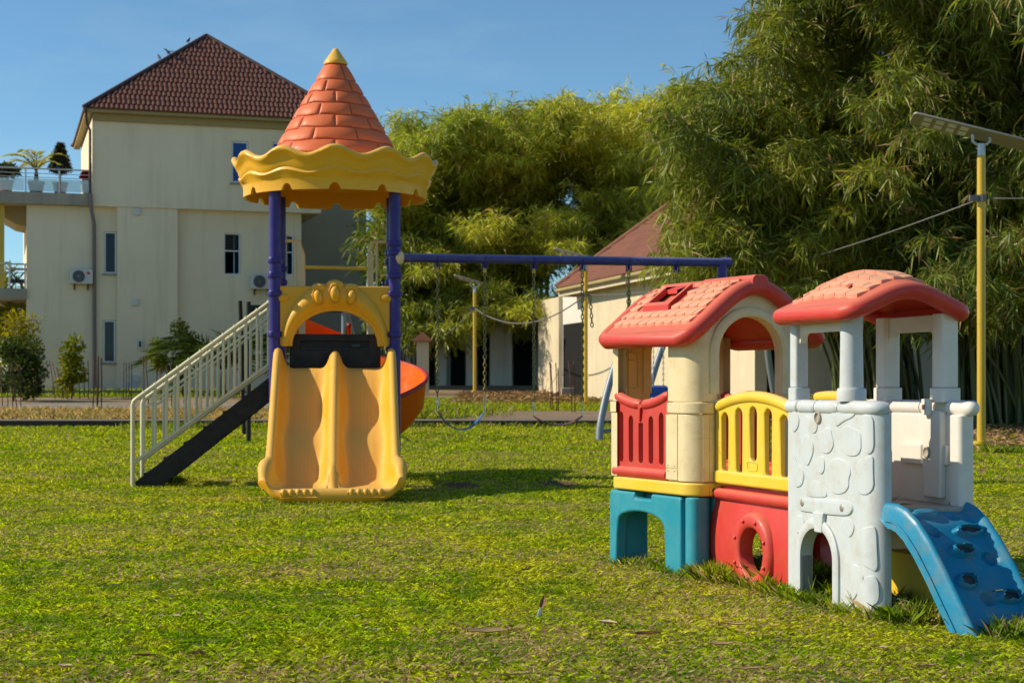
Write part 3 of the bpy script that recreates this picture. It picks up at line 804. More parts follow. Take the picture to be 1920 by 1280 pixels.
# potted plants on the roof terrace
def pot(px, label, w, h, mat):
    s = hs(px, -.45); p = hp(s, -.45, zt1)
    t = thing("potted_plant", p, label, "potted plant", "potted plants on the roof terrace")
    mb = MB(Matrix.Translation(p)); mb.lathe([(0, .0), (w*.7, .0), (w, h*.86), (w*1.1, h*.86), (w*1.1, h), (w*.92, h), (w*.9, h*.9), (0, h*.9)], 16)
    obj("pot", mb, mat, t, smooth=40); return t, p + Vector((0, 0, h*.9))
def pot_leaves(t, c, n, rad, leaf, pal, seed, shape="ball", wide=.5, mat="shrub"):
    rs = np.random.RandomState(seed); v = unit(rs.normal(size=(n, 3))); q = rs.rand(n)**.5
    if shape == "cone":
        z = rs.rand(n); rr = rad[0]*(1-z*.85)*(.4+.6*q)*np.where(z < .12, z/.12*.7+.3, 1); a = rs.rand(n)*6.283
        P = np.stack([rr*np.cos(a), rr*np.sin(a), z*rad[2]*2 - rad[2]], 1)
    else: P = v*q[:, None]*np.array(rad)
    P = P + np.array(list(c)); D = unit(v + np.array([0, 0, .3]) + rs.normal(size=(n, 3))*.5)
    np_obj("foliage", leaves_mesh("foliage", P, D, leaf*(.6+.8*rs.rand(n)), leaf*wide*np.ones(n), tint(rs, n, pal, None, .03, .3), M[mat], rs, .1), t, kind="stuff")
t, p = pot(10, "potted plant with a flat dark green bush, leftmost on the roof terrace", .25, .42, M["pot"])
pot_leaves(t, p + Vector((0, 0, .35)), 900, (.42, .42, .2), .13, DKG, 61)
t, p = pot(68, "potted palm with pale yellow fronds on the roof terrace", .25, .42, M["pot"])
palm("", "", p, 9, .95, 62, ((.42, .40, .08), (.62, .52, .12)), 1.5, trunk=.35, leaflets=16, parent=t, wid=.05)
t, p = pot(113, "potted dark conical conifer on the roof terrace", .23, .42, M["pot"])
mb = MB(); mb.tube([p, p + Vector((0, 0, 1.0))], .03, 6); obj("stem", mb, M["bark"], t)
pot_leaves(t, p + Vector((0, 0, .80)), 3200, (.42, .42, .46), .11, ((.025, .03, .014), (.05, .042, .022)), 63, "cone", .3)
t, p = pot(163, "pale pot with red flowers beside the upper wall on the roof terrace", .17, .5, M["palegrey"])
pot_leaves(t, p + Vector((0, 0, .2)), 400, (.17, .17, .15), .09, ((.35, .01, .03), (.45, .02, .05)), 64, "ball", .8)
# folding table on the balcony
bp = hp(hs(33), -.5, zb1); t = thing("folding_table", bp, "folding table with orange brown top and crossed black legs on the balcony", "table")
T = Matrix.Translation(bp) @ Matrix.Rotation(FA, 4, 'Z')
mb = MB(T); mb.box((-.30, -.25, .62), (.30, .25, .66)); obj("tabletop", mb, M["wood"], t)
for s in (-1, 1):
    mb = MB(T); mb.tube([(-.26, s*.2, .61), (.24, s*.2, 0)], .02, 6); mb.tube([(.26, s*.18, .61), (-.24, s*.18, 0)], .02, 6); obj("leg", mb, M["fan"], t)
mb = MB(T); mb.box((-.24, -.18, .2), (.24, .18, .32)); obj("shelf", mb, M["fan"], t)
# ============================================================ BUNGALOW (right, behind)
DN = Vector((.238, -.971, 0)).normalized(); NI = Vector((.971, .238, 0)).normalized()
C0 = Vector((4.81, 31.7, 0))                 # near left corner of the walls
bung = thing("bungalow", C0 + Vector((0, 0, zg(31.7))), "low cream bungalow with a brown hipped tile roof, half hidden by bamboo behind the playhouse", "house")
zb, zt = .2, 3.60
def bp_(a, b, z): return C0 - DN*a + NI*b + Vector((0, 0, z))
LW = 11.6
mb = MB(); mb.panel([(0, zb), (LW, zb), (LW, zt), (0, zt)], [], lambda a, b, w: bp_(a, .25*w, b)); obj("wall", mb, M["wallB"], bung)
# front wall with a door and a window
def fpx(px):
    u = (px-960)/F; return (u*C0.y - C0.x)/(NI.x - u*NI.y)
dr = [(fpx(1438), zb+.35), (fpx(1476), zb+.35), (fpx(1476), 2.55), (fpx(1438), 2.55)]
wz0, wz1 = CH+(HZ-652)*32.2/F, CH+(HZ-570)*32.2/F
wi = [(fpx(1630), wz0), (fpx(1662), wz0), (fpx(1662), wz1), (fpx(1630), wz1)]
mb = MB(); mb.panel([(.25, zb), (8, zb), (8, zt), (.25, zt)], [dr, wi], lambda a, b, w: bp_(.003+.25*w, a, b)); obj("wall", mb, M["wallB"], bung)
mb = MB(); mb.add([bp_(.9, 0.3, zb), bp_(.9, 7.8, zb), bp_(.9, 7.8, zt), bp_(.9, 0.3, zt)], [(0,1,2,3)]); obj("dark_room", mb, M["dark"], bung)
def fbox(mb, a0, a1, b0, b1, z0, z1):
    P = [bp_(b, a, z) for z in (z0, z1) for (a, b) in ((a0, b0), (a1, b0), (a1, b1), (a0, b1))]
    mb.add(P, [(0,3,2,1),(4,5,6,7),(0,1,5,4),(1,2,6,5),(2,3,7,6),(3,0,4,7)])
mb = MB(); a0, a1 = wi[0][0], wi[1][0]
for (x0, x1, y0, y1) in ((a0, a0+.06, wz0, wz1), (a1-.06, a1, wz0, wz1), (a0+.06, a1-.06, wz0, wz0+.06), (a0+.06, a1-.06, wz1-.06, wz1)): fbox(mb, x0, x1, .10, .16, y0, y1)
w = obj("window", mb, M["frame"], bung)
mb = MB(); fbox(mb, a0+.06, a1-.06, .12, .135, wz0+.06, wz1-.06); obj("pane", mb, M["glass"], w)
mb = MB(); fbox(mb, a0-.08, a1+.08, -.06, .0, wz0-.09, wz0-.004); obj("sill", mb, M["slab"], w)
mb = MB(); fbox(mb, dr[0][0], dr[1][0], .16, .2, dr[0][1], dr[2][1]); obj("door", mb, M["dark"], bung)
mb = MB(); fbox(mb, dr[0][0]-.3, dr[1][0]+.3, -.35, .0, zb, zb+.33); obj("step", mb, M["concrete"], bung)
# far porch: a dark opening past the end of the long wall
mb = MB()
P = [bp_(a, b, z) for z in (.3, zt) for (a, b) in ((LW+.003, .12), (LW+3.0, .12), (LW+3.0, .32), (LW+.003, .32))]
mb.add(P, [(0,3,2,1),(4,5,6,7),(0,1,5,4),(1,2,6,5),(2,3,7,6),(3,0,4,7)]); obj("porch_wall", mb, M["wallW"], bung)
mb = MB()
P = [bp_(a, b, z) for z in (.66, 2.7) for (a, b) in ((LW+.5, .08), (LW+2.8, .08), (LW+2.8, .115), (LW+.5, .115))]
mb.add(P, [(0,3,2,1),(4,5,6,7),(0,1,5,4),(1,2,6,5),(2,3,7,6),(3,0,4,7)]); obj("door", mb, M["dark"], bung)
# roof
RA = [(-.5, -.45), (13.2, -.45), (13.2, 8.5), (-.5, 8.5)]; zr = zt + .06
RC = [bp_(a, b, zr) for a, b in RA]; hw = 4.47; rise = 3.8
R1, R2 = bp_(RA[0][0]+hw, RA[0][1]+hw, zr+rise), bp_(RA[1][0]-hw, RA[0][1]+hw, zr+rise)
mb = MB(); mb.add(RC + [R1, R2], [(0,4,5,1), (1,5,2), (2,5,4,3), (3,4,0), (0,1,2,3)]); roofB = obj("roof", mb, M["tileB"], bung)
mb = MB(); rows = 15
for c0, c1, r0, r1 in ((RC[0], RC[1], R1, R2), (RC[3], RC[0], R1, R1)):
    for r in range(rows):
        a, b = r/rows, (r+1.06)/rows
        p0, p1 = c0.lerp(r0, a), c1.lerp(r1, a); q0, q1 = c0.lerp(r0, min(1, b)), c1.lerp(r1, min(1, b)); n = max(2, int((p1-p0).length/.16))
        lo, up_, dn = [], [], []
        for k in range(n+1):
            u = k/n; wv = .018*math.sin(k*math.pi)
            bmp = Vector((0, 0, .05 + (.022 if k % 2 else 0)))
            lo.append(p0.lerp(p1, u)+bmp); up_.append(q0.lerp(q1, u)+Vector((0, 0, .012 + (.018 if k % 2 else 0)))); dn.append(p0.lerp(p1, u))
        mb.grid([dn, lo, up_])
obj("tile_rows", mb, M["tileB"], roofB, kind="stuff")
mb = MB()
for a, b in ((RC[0], R1), (RC[1], R2), (R1, R2), (RC[3], R1), (RC[2], R2)): mb.tube([a+Vector((0,0,.05)), b+Vector((0,0,.05))], .08, 6)
obj("ridge_cap", mb, M["tileB"], roofB, smooth=60)
mb = MB()
for (a0, a1, b0, b1) in ((-.45, 13.1, -.40, -.34), (-.45, -.39, -.335, 8.4), (13.1, 13.16, -.40, 8.4)):
    P = [bp_(a, b, z) for z in (zt-.18, zt+.045) for (a, b) in ((a0, b0), (a1, b0), (a1, b1), (a0, b1))]
    mb.add(P, [(0,3,2,1),(4,5,6,7),(0,1,5,4),(1,2,6,5),(2,3,7,6),(3,0,4,7)])
obj("fascia", mb, M["wallB"], roofB)
mb = MB(); mb.tube([bp_(-.4, -.47, zt-.02), bp_(13.1, -.47, zt-.02)], .055, 6); obj("gutter", mb, M["fascia"], roofB, smooth=60)

# ============================================================ SHADED VERANDAH BUILDING (centre, far)
M["wallP"] = wallmat("whitewashed pillar", (.72, .71, .68), (.62, .61, .58), 1.5, .9, .3)
ver = thing("verandah_building", at(920, 722, 52.5), "low shaded building with a deep dark verandah and square pillars under the bamboo", "house")
def vb(mb, px0, px1, d0, d1, z0, z1):
    x0, x1 = (px0-960)/F*d0, (px1-960)/F*d0; mb.box((x0, d0, z0), (x1, d1, z1))
mb = MB(); vb(mb, 680, 1110, 57.0, 57.3, .6, 3.9); obj("wall", mb, M["wallW"], ver)
mb = MB(); mb.box((-4.8, 51.8, 3.45), (1.8, 57.5, 3.7)); obj("roof", mb, M["tile"], ver)
mb = MB(); mb.box((-4.6, 52.2, .55), (1.5, 56.95, .95)); obj("verandah_floor", mb, M["concrete"], ver)
for k, (a, b, d) in enumerate(((874, 893, 52.7), (919, 960, 52.5), (818, 836, 52.9), (760, 776, 52.7))):
    mb = MB(); vb(mb, a, b, d, d+.35, .955, 3.44); obj("pillar", mb, M["wallP"], ver)
for (a, b) in ((845, 872), (963, 998), (896, 917), (780, 815)):
    mb = MB(); vb(mb, a, b, 56.88, 56.99, .955, 3.1); obj("door", mb, M["dark"], ver)
mb = MB(); P = [bp_(a, b, z) for z in (.4, 3.5) for (a, b) in ((14.6, 0), (16.9, 0), (16.9, .5), (14.6, .5))]
mb.add(P, [(0,3,2,1),(4,5,6,7),(0,1,5,4),(1,2,6,5),(2,3,7,6),(3,0,4,7)]); o = obj("wall_pillar", mb, M["wallB"], bevel=.02)
tag(o, "broad sunlit cream pillar between the bungalow and the dark verandah", "pillar")
t = thing("gate_pillar", at(791, 712, 47.0), "small sunlit cream pillar with a little brown tiled cap, right of the red slide", "pillar")
a, b = at(781, 0, 47), at(803, 0, 47)
mb = MB(); mb.box((a.x, 47, .6), (b.x, 47.35, 2.25)); obj("shaft", mb, M["wallB"], t)
mb = MB(); mb.add([(a.x-.15, 46.8, 2.26), (b.x+.15, 46.8, 2.26), (b.x+.15, 47.6, 2.26), (a.x-.15, 47.6, 2.26), ((a.x+b.x)/2, 47.2, 2.55)], [(0,1,4), (1,2,4), (2,3,4), (3,0,4), (3,2,1,0)]); obj("cap", mb, M["tile"], t)

# ============================================================ STREET LAMPS AND CABLES
def lamp(base, top_z, label, head_l, head_r, tilt, face, rad, yaw=0, clamp=None):
    t = thing("street_lamp", base, label, "street lamp", "solar street lamps")
    T0 = Matrix.Translation(base)
    mb = MB(T0); mb.tube([(0, 0, -.1), (0, 0, top_z)], rad, 14); obj("pole", mb, M["lampyellow"], t, smooth=60)
    mb = MB(T0); mb.tube([(0, 0, .10), (0, 0, .14)], rad*1.9, 14); mb.tube([(0, 0, -.02), (0, 0, .10)], rad*1.15, 14); obj("base_plate", mb, M["lampyellow"], t, smooth=40)
    mb = MB(T0); mb.tube([(0, 0, top_z), (0, 0, top_z+.16)], rad*.95, 12)
    mb.tube([(-.12, 0, top_z+.29), (-.12, 0, top_z+.20), (-.07, 0, top_z+.155), (.07, 0, top_z+.155), (.12, 0, top_z+.20), (.12, 0, top_z+.27)], .022, 8)
    obj("bracket", mb, M["palegrey"], t, smooth=50)
    H = Matrix.Translation(base + Vector((0, 0, top_z+.28))) @ Matrix.Rotation(yaw, 4, 'Z') @ Matrix.Rotation(tilt, 4, 'Y') @ Matrix.Rotation(face, 4, 'X')
    mb = MB(H); mb.prism(rrect(-head_l, -.17, head_r, .17, .06, 3), 0, .032); h = obj("lamp_head", mb, M["lamphead"], t, bevel=.008)
    for i in range(4):
        for j in (-1, 1): mb = MB(H); mb.box((-head_l+.16+i*.17, j*.075-.05, -.008), (-head_l+.27+i*.17, j*.075+.05, -.001)); obj("light_panel", mb, M["casing"], h)
    mb = MB(H); mb.box((-head_l+.08, -.14, .033), (head_r-.06, .14, .039)); obj("solar_panel", mb, M["glass"], h)
    if clamp is not None:
        mb = MB(T0); mb.tube([(0, 0, clamp-.05), (0, 0, clamp+.05)], rad*1.2, 12); mb.box((-rad*3, -rad*1.1, clamp-.04), (-rad, -rad*.2, clamp+.04)); obj("clamp", mb, M["cable"], t)
b1 = G(1840, 845); b2 = G(1098, 762); b3 = G(890, 741)
def zat(p, py): return CH + (HZ-py)*p.y/F
lamp(b1, zat(b1, 292)-b1.z, "tall yellow solar street lamp nearest the camera, right of the white playhouse tower", .98, .85, R(15), R(-16), .058, R(-6), zat(b1, 372)-b1.z)
lamp(b2, zat(b2, 506)-b2.z, "yellow solar street lamp behind the second belt swing, its head level with the blue beam", .8, .5, R(14), R(-12), .055, R(-8), zat(b2, 553)-b2.z)
lamp(b3, zat(b3, 548)-b3.z, "farthest yellow solar street lamp, between the chains of the blue swing", .62, .22, R(16), R(-12), .05, R(-8), zat(b3, 578)-b3.z)
def cable(a, b, sag, label, r=.009):
    pts = [a.lerp(b, i/16) - Vector((0, 0, sag*4*(i/16)*(1-i/16))) for i in range(17)]
    mb = MB(); mb.tube(pts, r, 5); tag(obj("cable", mb, M["cable"], smooth=180), label, "cable")
c1 = Vector((b1.x, b1.y, zat(b1, 372))); c2 = Vector((b2.x, b2.y, zat(b2, 553))); c3 = Vector((b3.x, b3.y, zat(b3, 578)))
cable(c1, c2, .35, "thin grey cable running from the near yellow lamp down to the lamp behind the swings", .011)
cable(c1, c1 + Vector((5, -1.5, .15)), .1, "short thin cable leaving the near lamp to the right", .012)
cable(c2, c3, .55, "pale sagging cable between the two farther street lamps", .018)
cable(c3, c3 + Vector((-2.6, 6, -1.2)), .3, "faint cable leaving the farthest lamp down to the left", .012)

# ============================================================ RODS AND ODDS AND ENDS BY THE PATH
def rod(px, py, tx, ty, label, r=.014):
    b = G(px, py); tp = at(tx, ty, b.y); mb = MB(); mb.tube([b - Vector((0, 0, .05)), b.lerp(tp, .5) + Vector((.01, 0, 0)), tp], r, 6)
    o = obj("iron_rod", mb, M["rust"], smooth=180); tag(o, label, "iron rod", "rusty rods along the path")
rr = random.Random(5)
ORD = ("first", "second", "third", "fourth", "fifth", "sixth", "seventh")
for k, px in enumerate((5, 15, 24, 32, 39)): rod(px, 766, px - 6 + rr.uniform(-5, 5), 672 + rr.uniform(-6, 20), ORD[k] + " from the left of five thin rods in the round shrub at the left edge", .011)
for k, px in enumerate((104, 112, 120, 128, 150, 158, 166)): rod(px, 748 - (k % 2)*3, px - (14 if k < 3 else 3) + rr.uniform(-3, 3), 676 + rr.uniform(-4, 24), ORD[k] + " from the left of seven thin rods around the light green young tree", .011)
rod(174, 769, 176, 668, "rusty iron rod, leftmost of three by the drain pipe"); rod(182, 769, 184, 667, "thicker rusty iron rod, middle of three by the drain pipe", .022); rod(190, 769, 190, 670, "rusty iron rod, rightmost of three by the drain pipe")
for k, px in enumerate((231, 236, 241, 246)): rod(px, 748, px + 1, 679, ORD[k] + " from the left of four thin rods before the wall meter boxes", .010)
for k, (a, b, c, d) in enumerate(((270, 760, 268, 668), (279, 766, 272, 668), (302, 756, 300, 690), (322, 762, 320, 682), (333, 764, 330, 690), (345, 758, 344, 684))): rod(a, b, c, d, ORD[k] + " from the left of six rusty rods behind the stair railing")
for k, (a, b, c, d) in enumerate(((1033, 770, 1031, 678), (1037, 770, 1032, 680), (1044, 771, 1042, 680), (1047, 771, 1046, 690))): rod(a, b, c, d, ORD[k] + " from the left of four dark rods before the broad sunlit pillar", .012)
for k, (a, b, c, d) in enumerate(((1073, 774, 1066, 676), (1078, 774, 1076, 676))): rod(a, b, c, d, ("left" if k == 0 else "right") + " one of two dark rods just left of the second lamp post", .012)
p = G(1075, 737); mb = MB(Matrix.Translation(p)); 
mb.lathe([(0, .0), (.26, .0), (.34, .10), (.30, .24), (.16, .34), (.06, .38), (0, .37)], 14); o = obj("rubbish_bag", mb, M["black"], smooth=180)
tag(o, "black plastic rubbish bag lying by the bungalow step", "bag")
p = G(1112, 743); t = thing("bucket", p + Vector((0, 0, .18)), "small blue bucket on a pale block beside the second lamp post", "bucket")
mb = MB(Matrix.Translation(p + Vector((0, 0, .18)))); mb.lathe([(0, 0), (.12, 0), (.17, .36), (.15, .36), (.11, .03), (0, .03)], 14); obj("body", mb, M["bluecloth"], t, smooth=40)
mb = MB(); mb.tube([p + Vector((.17*math.cos(R(a)), -.02, .54+.12*math.sin(R(a)))) for a in range(0, 181, 20)], .008, 5); obj("handle", mb, M["steel"], t)
mb = MB(Matrix.Translation(p)); mb.box((-.35, -.2, -.05), (.35, .25, .175)); tag(obj("concrete_block", mb, M["slab"], bevel=.02), "pale concrete block at the corner of the bungalow wall", "block")
mb = MB(); mb.box((at(1052, 0, 45).x, 44.6, .55), (at(1084, 0, 45).x, 45.2, .90)); tag(obj("doorstep", mb, M["slab"], bevel=.02), "pale raised doorstep in front of the dark porch", "step")
mb = MB(); mb.tube([G(x, y) + Vector((0, 0, .02)) for x, y in ((1005, 734), (1030, 733), (1060, 736), (1090, 739), (1120, 745), (1150, 751))], .015, 6); tag(obj("hose", mb, M["teal"], smooth=180), "thin teal garden hose on the dry ground before the bungalow", "hose")

# ============================================================ GREY ARCH SWING AND BLACK FRAME (behind)
sw = thing("swing_frame", G(1123, 825), "grey swing frame with bent tubular legs behind the playhouse house", "swing set")
def leg(pts, r, mat, parent, name="leg"):
    mb = MB(); mb.tube(pts, r, 10); return obj(name, mb, mat, parent, smooth=60)
g1 = G(1123, 826)
def curve(base, dx, h):  # leg leaning right, bent inward
    return [base + Vector((dx*(k/10)**1.5 if k else 0, .05*k, h*k/10)) - (Vector((0, 0, .08)) if k == 0 else Vector()) for k in range(11)]
leg(curve(g1, .50, 1.75), .058, M["bluegrey"], sw); g2 = g1 + Vector((.80, 1.7, .05)); leg(curve(g2, .50, 1.75), .058, M["bluegrey"], sw)
top = g1 + Vector((.90, 1.3, 1.75)); leg([top + Vector((-.12, .35, .0)), top + Vector((2.0, .75, .0))], .055, M["bluegrey"], sw, "crossbar")
leg(list(reversed([top + Vector((2.0+.35*(k/8)**1.4, .8+.05*k, -1.75*k/8)) for k in range(9)])), .055, M["grey"], sw)
leg([g1 + Vector((.03, .02, .14)), g1 + Vector((.6, 1.3, .16))], .035, M["bluegrey"], sw, "brace")
bs = at(1232, 742, 25.6); t = thing("bucket_swing", bs, "blue moulded swing seat hanging on chains, seen through the playhouse window", "swing")
mb = MB(Matrix.Translation(bs)); mb.panel(rrect(-.20, -.03, .20, .14, .06), [], lambda a, b, w: (a, -.02+.25*w, b + .03*w)); obj("seat", mb, M["bluecloth"], t, bevel=.02)
for s in (-.06, .10):
    mb = MB()
    for k in range(16):
        z = .12 + k*.045; a = 0 if k % 2 else math.pi/2
        mb.tube([bs + Vector((s+.010*math.cos(q)*math.cos(a), .010*math.cos(q)*math.sin(a), z+.028*math.sin(q))) for q in np.linspace(0, 5.5, 7)], .005, 4, closed=True)
    obj("chain", mb, M["grey"], t, kind="stuff")
bf = thing("climbing_frame", G(466, 830), "black metal climbing frame standing behind the stairs", "climbing frame")
ga, gb, gc = G(458, 816), G(466, 831), G(643, 822)
hT = 2.12
tl = gb + Vector((-.02, .25, hT))
leg([ga - Vector((0, 0, .1)), ga + Vector((.02, -.5, hT+.02))], .033, M["black"], bf); leg([gb - Vector((0, 0, .1)), gb + Vector((0, .0, hT))], .036, M["black"], bf)
leg([gb + Vector((.0, .02, hT-.10)), gc + Vector((0, 0, hT-.10))], .055, M["black"], bf, "crossbar")
leg([gc - Vector((0, 0, .1)), gc + Vector((.02, .0, hT-.05))], .042, M["grey"], bf); leg([gc + Vector((.5, 1.2, -.05)), gc + Vector((.02, .05, hT-.05))], .042, M["grey"], bf)
for k in range(5): leg([gb + Vector((0, 0, .35+k*.33)), ga + Vector((.01, 0, .35+k*.33))], .018, M["black"], bf, "rung")
# ============================================================ PLAY TOWER
TY = math.atan(.1); TC = Vector((-1.767, 16.03, 0))
TM = Matrix.Translation(TC) @ Matrix.Rotation(TY, 4, 'Z')
tower = thing("play_tower", TC, "play tower with an orange brick cone roof, yellow double slide, red spiral slide and stairs", "play tower")
Hs = .575
for (x, y) in ((-Hs, -Hs), (Hs, -Hs), (-Hs, Hs), (Hs, Hs)):
    mb = MB(TM @ Matrix.Translation((x, y, 0))); mb.tube([(0, 0, -.1), (0, 0, 2.93)], .057, 20, cap=True); p = obj("post", mb, M["purple"], tower, smooth=60)
    zs = (2.19, 2.05, 1.87, 1.48) if x < 0 else (2.36, 2.27, 2.05, 1.87, 1.48)
    for z in zs:
        mb = MB(TM @ Matrix.Translation((x, y, z))); mb.lathe([(.056, -.028), (.068, -.028), (.073, -.014), (.073, .014), (.068, .028), (.056, .028)], 20)
        mb.box((.045, -.03, -.02), (.085, .03, .02), Matrix.Rotation(R(-90), 4, 'Z'))
        obj("clamp_ring", mb, M["purple"], p, smooth=40)
mb = MB(TM); mb.box((-.60, -.60, 1.06), (.60, .60, 1.135)); obj("deck", mb, M["black"], tower, bevel=.01)
# black kick panel behind the slide head, with a slot
mb = MB(TM); mb.panel([(-.44, 1.14), (.44, 1.14), (.44, 1.475), (.43, 1.487), (-.43, 1.487), (-.44, 1.475)], [rrect(-.34, 1.33, .33, 1.42, .015)], lambda a, b, w: (a, -.50 + .03*w, b))
mb.box((-.36, -.455, 1.20), (.36, -.44, 1.45)); obj("kick_panel", mb, M["black"], tower, bevel=.006)
mb = MB(TM); mb.box((-.335, -.50, 1.335), (.325, -.485, 1.342)); mb.box((.16, -.497, 1.36), (.24, -.47, 1.39)); obj("slot_rail", mb, M["fan"], tower)

# --- crown and cone roof
def wave(a): return .5 + .5*math.cos(12*a)
NT = 288
def crown_pt(a, r, z): return (r*math.cos(a), r*math.sin(a), z)
outer = []
AO = -math.pi/2
def notch(a):
    d = ((a/(2*math.pi)*12) % 1.0); d = min(d, 1-d)*(2*math.pi/12)*.91    # distance from the notch centre, metres
    return math.sqrt(max(0, .052**2 - d*d))*1.25
for i in range(NT):
    a = 2*math.pi*i/NT; w = wave(a); zb = 2.845 + notch(a); A = a + AO
    cr = 3.150 + .080*w
    prof = [(.912, zb), (.915, 2.935), (.922, 2.965), (.945, 2.972 + .03*w), (.962, 2.995 + .04*w), (.950, 3.016 + .045*w), (.962, 3.035 + .045*w), (.968, 3.06+.058*w), (.976, 3.08 + .064*w), (.984, 3.10+.068*w), (1.006 + .012*w, cr-.03), (1.018 + .014*w, cr-.006), (1.010 + .014*w, cr+.018), (.988 + .01*w, cr+.030), (.962 + .006*w, cr+.018), (.93, cr-.02),
            (.85, 3.115+.03*w), (.72, 3.13), (.62, 3.145), (.62, 3.115), (.86, 3.06), (.895, 3.02), (.885, 2.96), (.882, zb)]
    outer.append([crown_pt(A, r, z) for r, z in prof])
mb = MB(TM); mb.grid(outer, cu=True, cv=True); obj("crown", mb, M["crown"], tower, smooth=50)
def cone_r(z):
    return float(np.interp(z, [3.10, 3.20, 3.30, 3.50, 3.80, 4.20], [.715, .672, .617, .505, .335, .098]))
zz = [3.11 + (4.2-3.11)*k/24 for k in range(25)]
mb = MB(TM); prof = [(cone_r(z)-.010, z) for z in zz] + [(.05, 4.2)] + [(max(.02, cone_r(z)-.03), z) for z in reversed(zz)]
mb.lathe(prof, 64); cone = obj("cone_roof", mb, M["cone"], tower, smooth=60)
rows = [3.105, 3.235, 3.367, 3.499, 3.631, 3.760, 3.888, 4.016, 4.195]; nb = [8, 8, 8, 8, 8, 7, 6, 3]
rng = random.Random(8)
for r in range(8):
    n = nb[r]; off = (.5 if r % 2 else 0) + (.12 if r == 6 else 0) + (.25 if r == 7 else 0)
    for k in range(n):
        a0 = AO + 2*math.pi*(k + off - .5)/n; a1 = a0 + 2*math.pi/n
        z0, z1 = rows[r], rows[r+1]; gz = .0045; P = []
        US = (0, .02, .05, .09, .3, .5, .7, .91, .95, .98, 1); VS = (0, .05, .12, .5, .88, .95, 1); nu, nv = len(US), len(VS)
        for i in range(nu):
            u = US[i]; rowp = []
            for j in range(nv):
                v = VS[j]; z = z0+gz + (z1-z0-2*gz)*v; z += .008*math.sin(math.pi*2*u + k)*(1 - v)*(1 if r < 7 else 0)
                rr_ = cone_r(min(z, 4.195)); ga = .005/max(rr_, .1)
                a = a0 + ga + (a1-a0-2*ga)*u
                e = min(1, min(u, 1-u)/.09) * min(1, min(v, 1-v)/.12)
                rr_ += -.008 + .0155*(1-(1-e)**2) + .003*math.sin(math.pi*v)
                rowp.append((rr_*math.cos(a), rr_*math.sin(a), z))
            P.append(rowp)
        mb = MB(TM); mb.grid(P); obj("brick", mb, M["brick"], cone, smooth=70)
mb = MB(TM); mb.lathe([(.0, 4.19), (.118, 4.195), (.120, 4.212), (.105, 4.235), (.03, 4.345), (.018, 4.358), (0, 4.36)], 28); obj("finial", mb, M["crown"], tower, smooth=50)

# --- arch panel over the slide
def arch_pt(th, w):
    ai, bi = .425, .345; ao, bo = .515, .615
    x = -(ai + (ao-ai)*w)*math.cos(th); z = 1.365 + (bi+(bo-bi)*w)*math.sin(th)
    return x, z
mb = MB(TM); ap = []
NA = 48
plate_out = [(-.565, 1.375), (-.565, 1.92), (-.55, 1.945), (.55, 1.945), (.565, 1.92), (.565, 1.375)]
inner = [arch_pt(math.pi*k/NA, .12) for k in range(NA+1)]
plate = plate_out + [(x, z) for x, z in reversed(inner)]
mb.panel(plate, [], lambda a, b, w: (a, -.60 + .045*w, b))
panel = obj("arch_panel", mb, M["yellow"], tower, bevel=.012)
mb = MB(TM); P = []
for i in range(NA+1):
    th = math.pi*i/NA; ring = []
    for j in range(13):
        w = j/12; x, z = arch_pt(th, w); s = math.sin(th)
        b = (.035 + .06*s)*math.sin(math.pi*min(1, w*.96+.02))**.7
        ring.append((x, -.604 - b, z))
    for j in range(12, -1, -4):
        x, z = arch_pt(th, j/12); ring.append((x, -.56, z))
    P.append(ring)
mb.grid(P, cv=True); n = len(P[0]); mb.f.append(tuple(range(n))); mb.f.append(tuple(NA*n+k for k in range(n))[::-1])
obj("arch_band", mb, M["yellow"], panel, smooth=50)
mb = MB(TM); mb.tube([(x, -.618, z) for x, z in (arch_pt(math.pi*k/NA, .06) for k in range(NA+1))], .024, 8); obj("arch_lip", mb, M["yellow"], panel, smooth=180)
for k, dth in enumerate((-22, 0, 22)):
    th = R(90 + dth*.88); x, z = arch_pt(th, .56); T = TM @ Matrix.Translation((x, -.695, z)) @ Matrix.Rotation(R(dth*.55), 4, 'Y')
    sc = 1.12 if dth == 0 else 1.0
    mb = MB(T); mb.ball((0, -.006, 0), (.040*sc, .032, .068*sc), 16, 10); o = obj("knob", mb, M["yellow"], panel, smooth=180)
    mb = MB(T); mb.tube([(.052*sc*math.cos(q), .002, .088*sc*math.sin(q)) for q in np.linspace(0, 2*math.pi, 24, endpoint=False)], .007, 6, closed=True); obj("knob_rim", mb, M["yellow"], o, smooth=180)
    x, z = arch_pt(R(90 + dth*.80), .93); mb = MB(TM); mb.ball((x, -.640, z-.012), (.075*sc, .055, .05*sc), 16, 10); obj("bump", mb, M["yellow"], panel, smooth=180)
for s in (-1, 1):
    mb = MB(TM); mb.ball((s*.50, -.60, 1.83), (.07, .022, .04), 14, 8); obj("bump", mb, M["yellow"], panel, smooth=180)

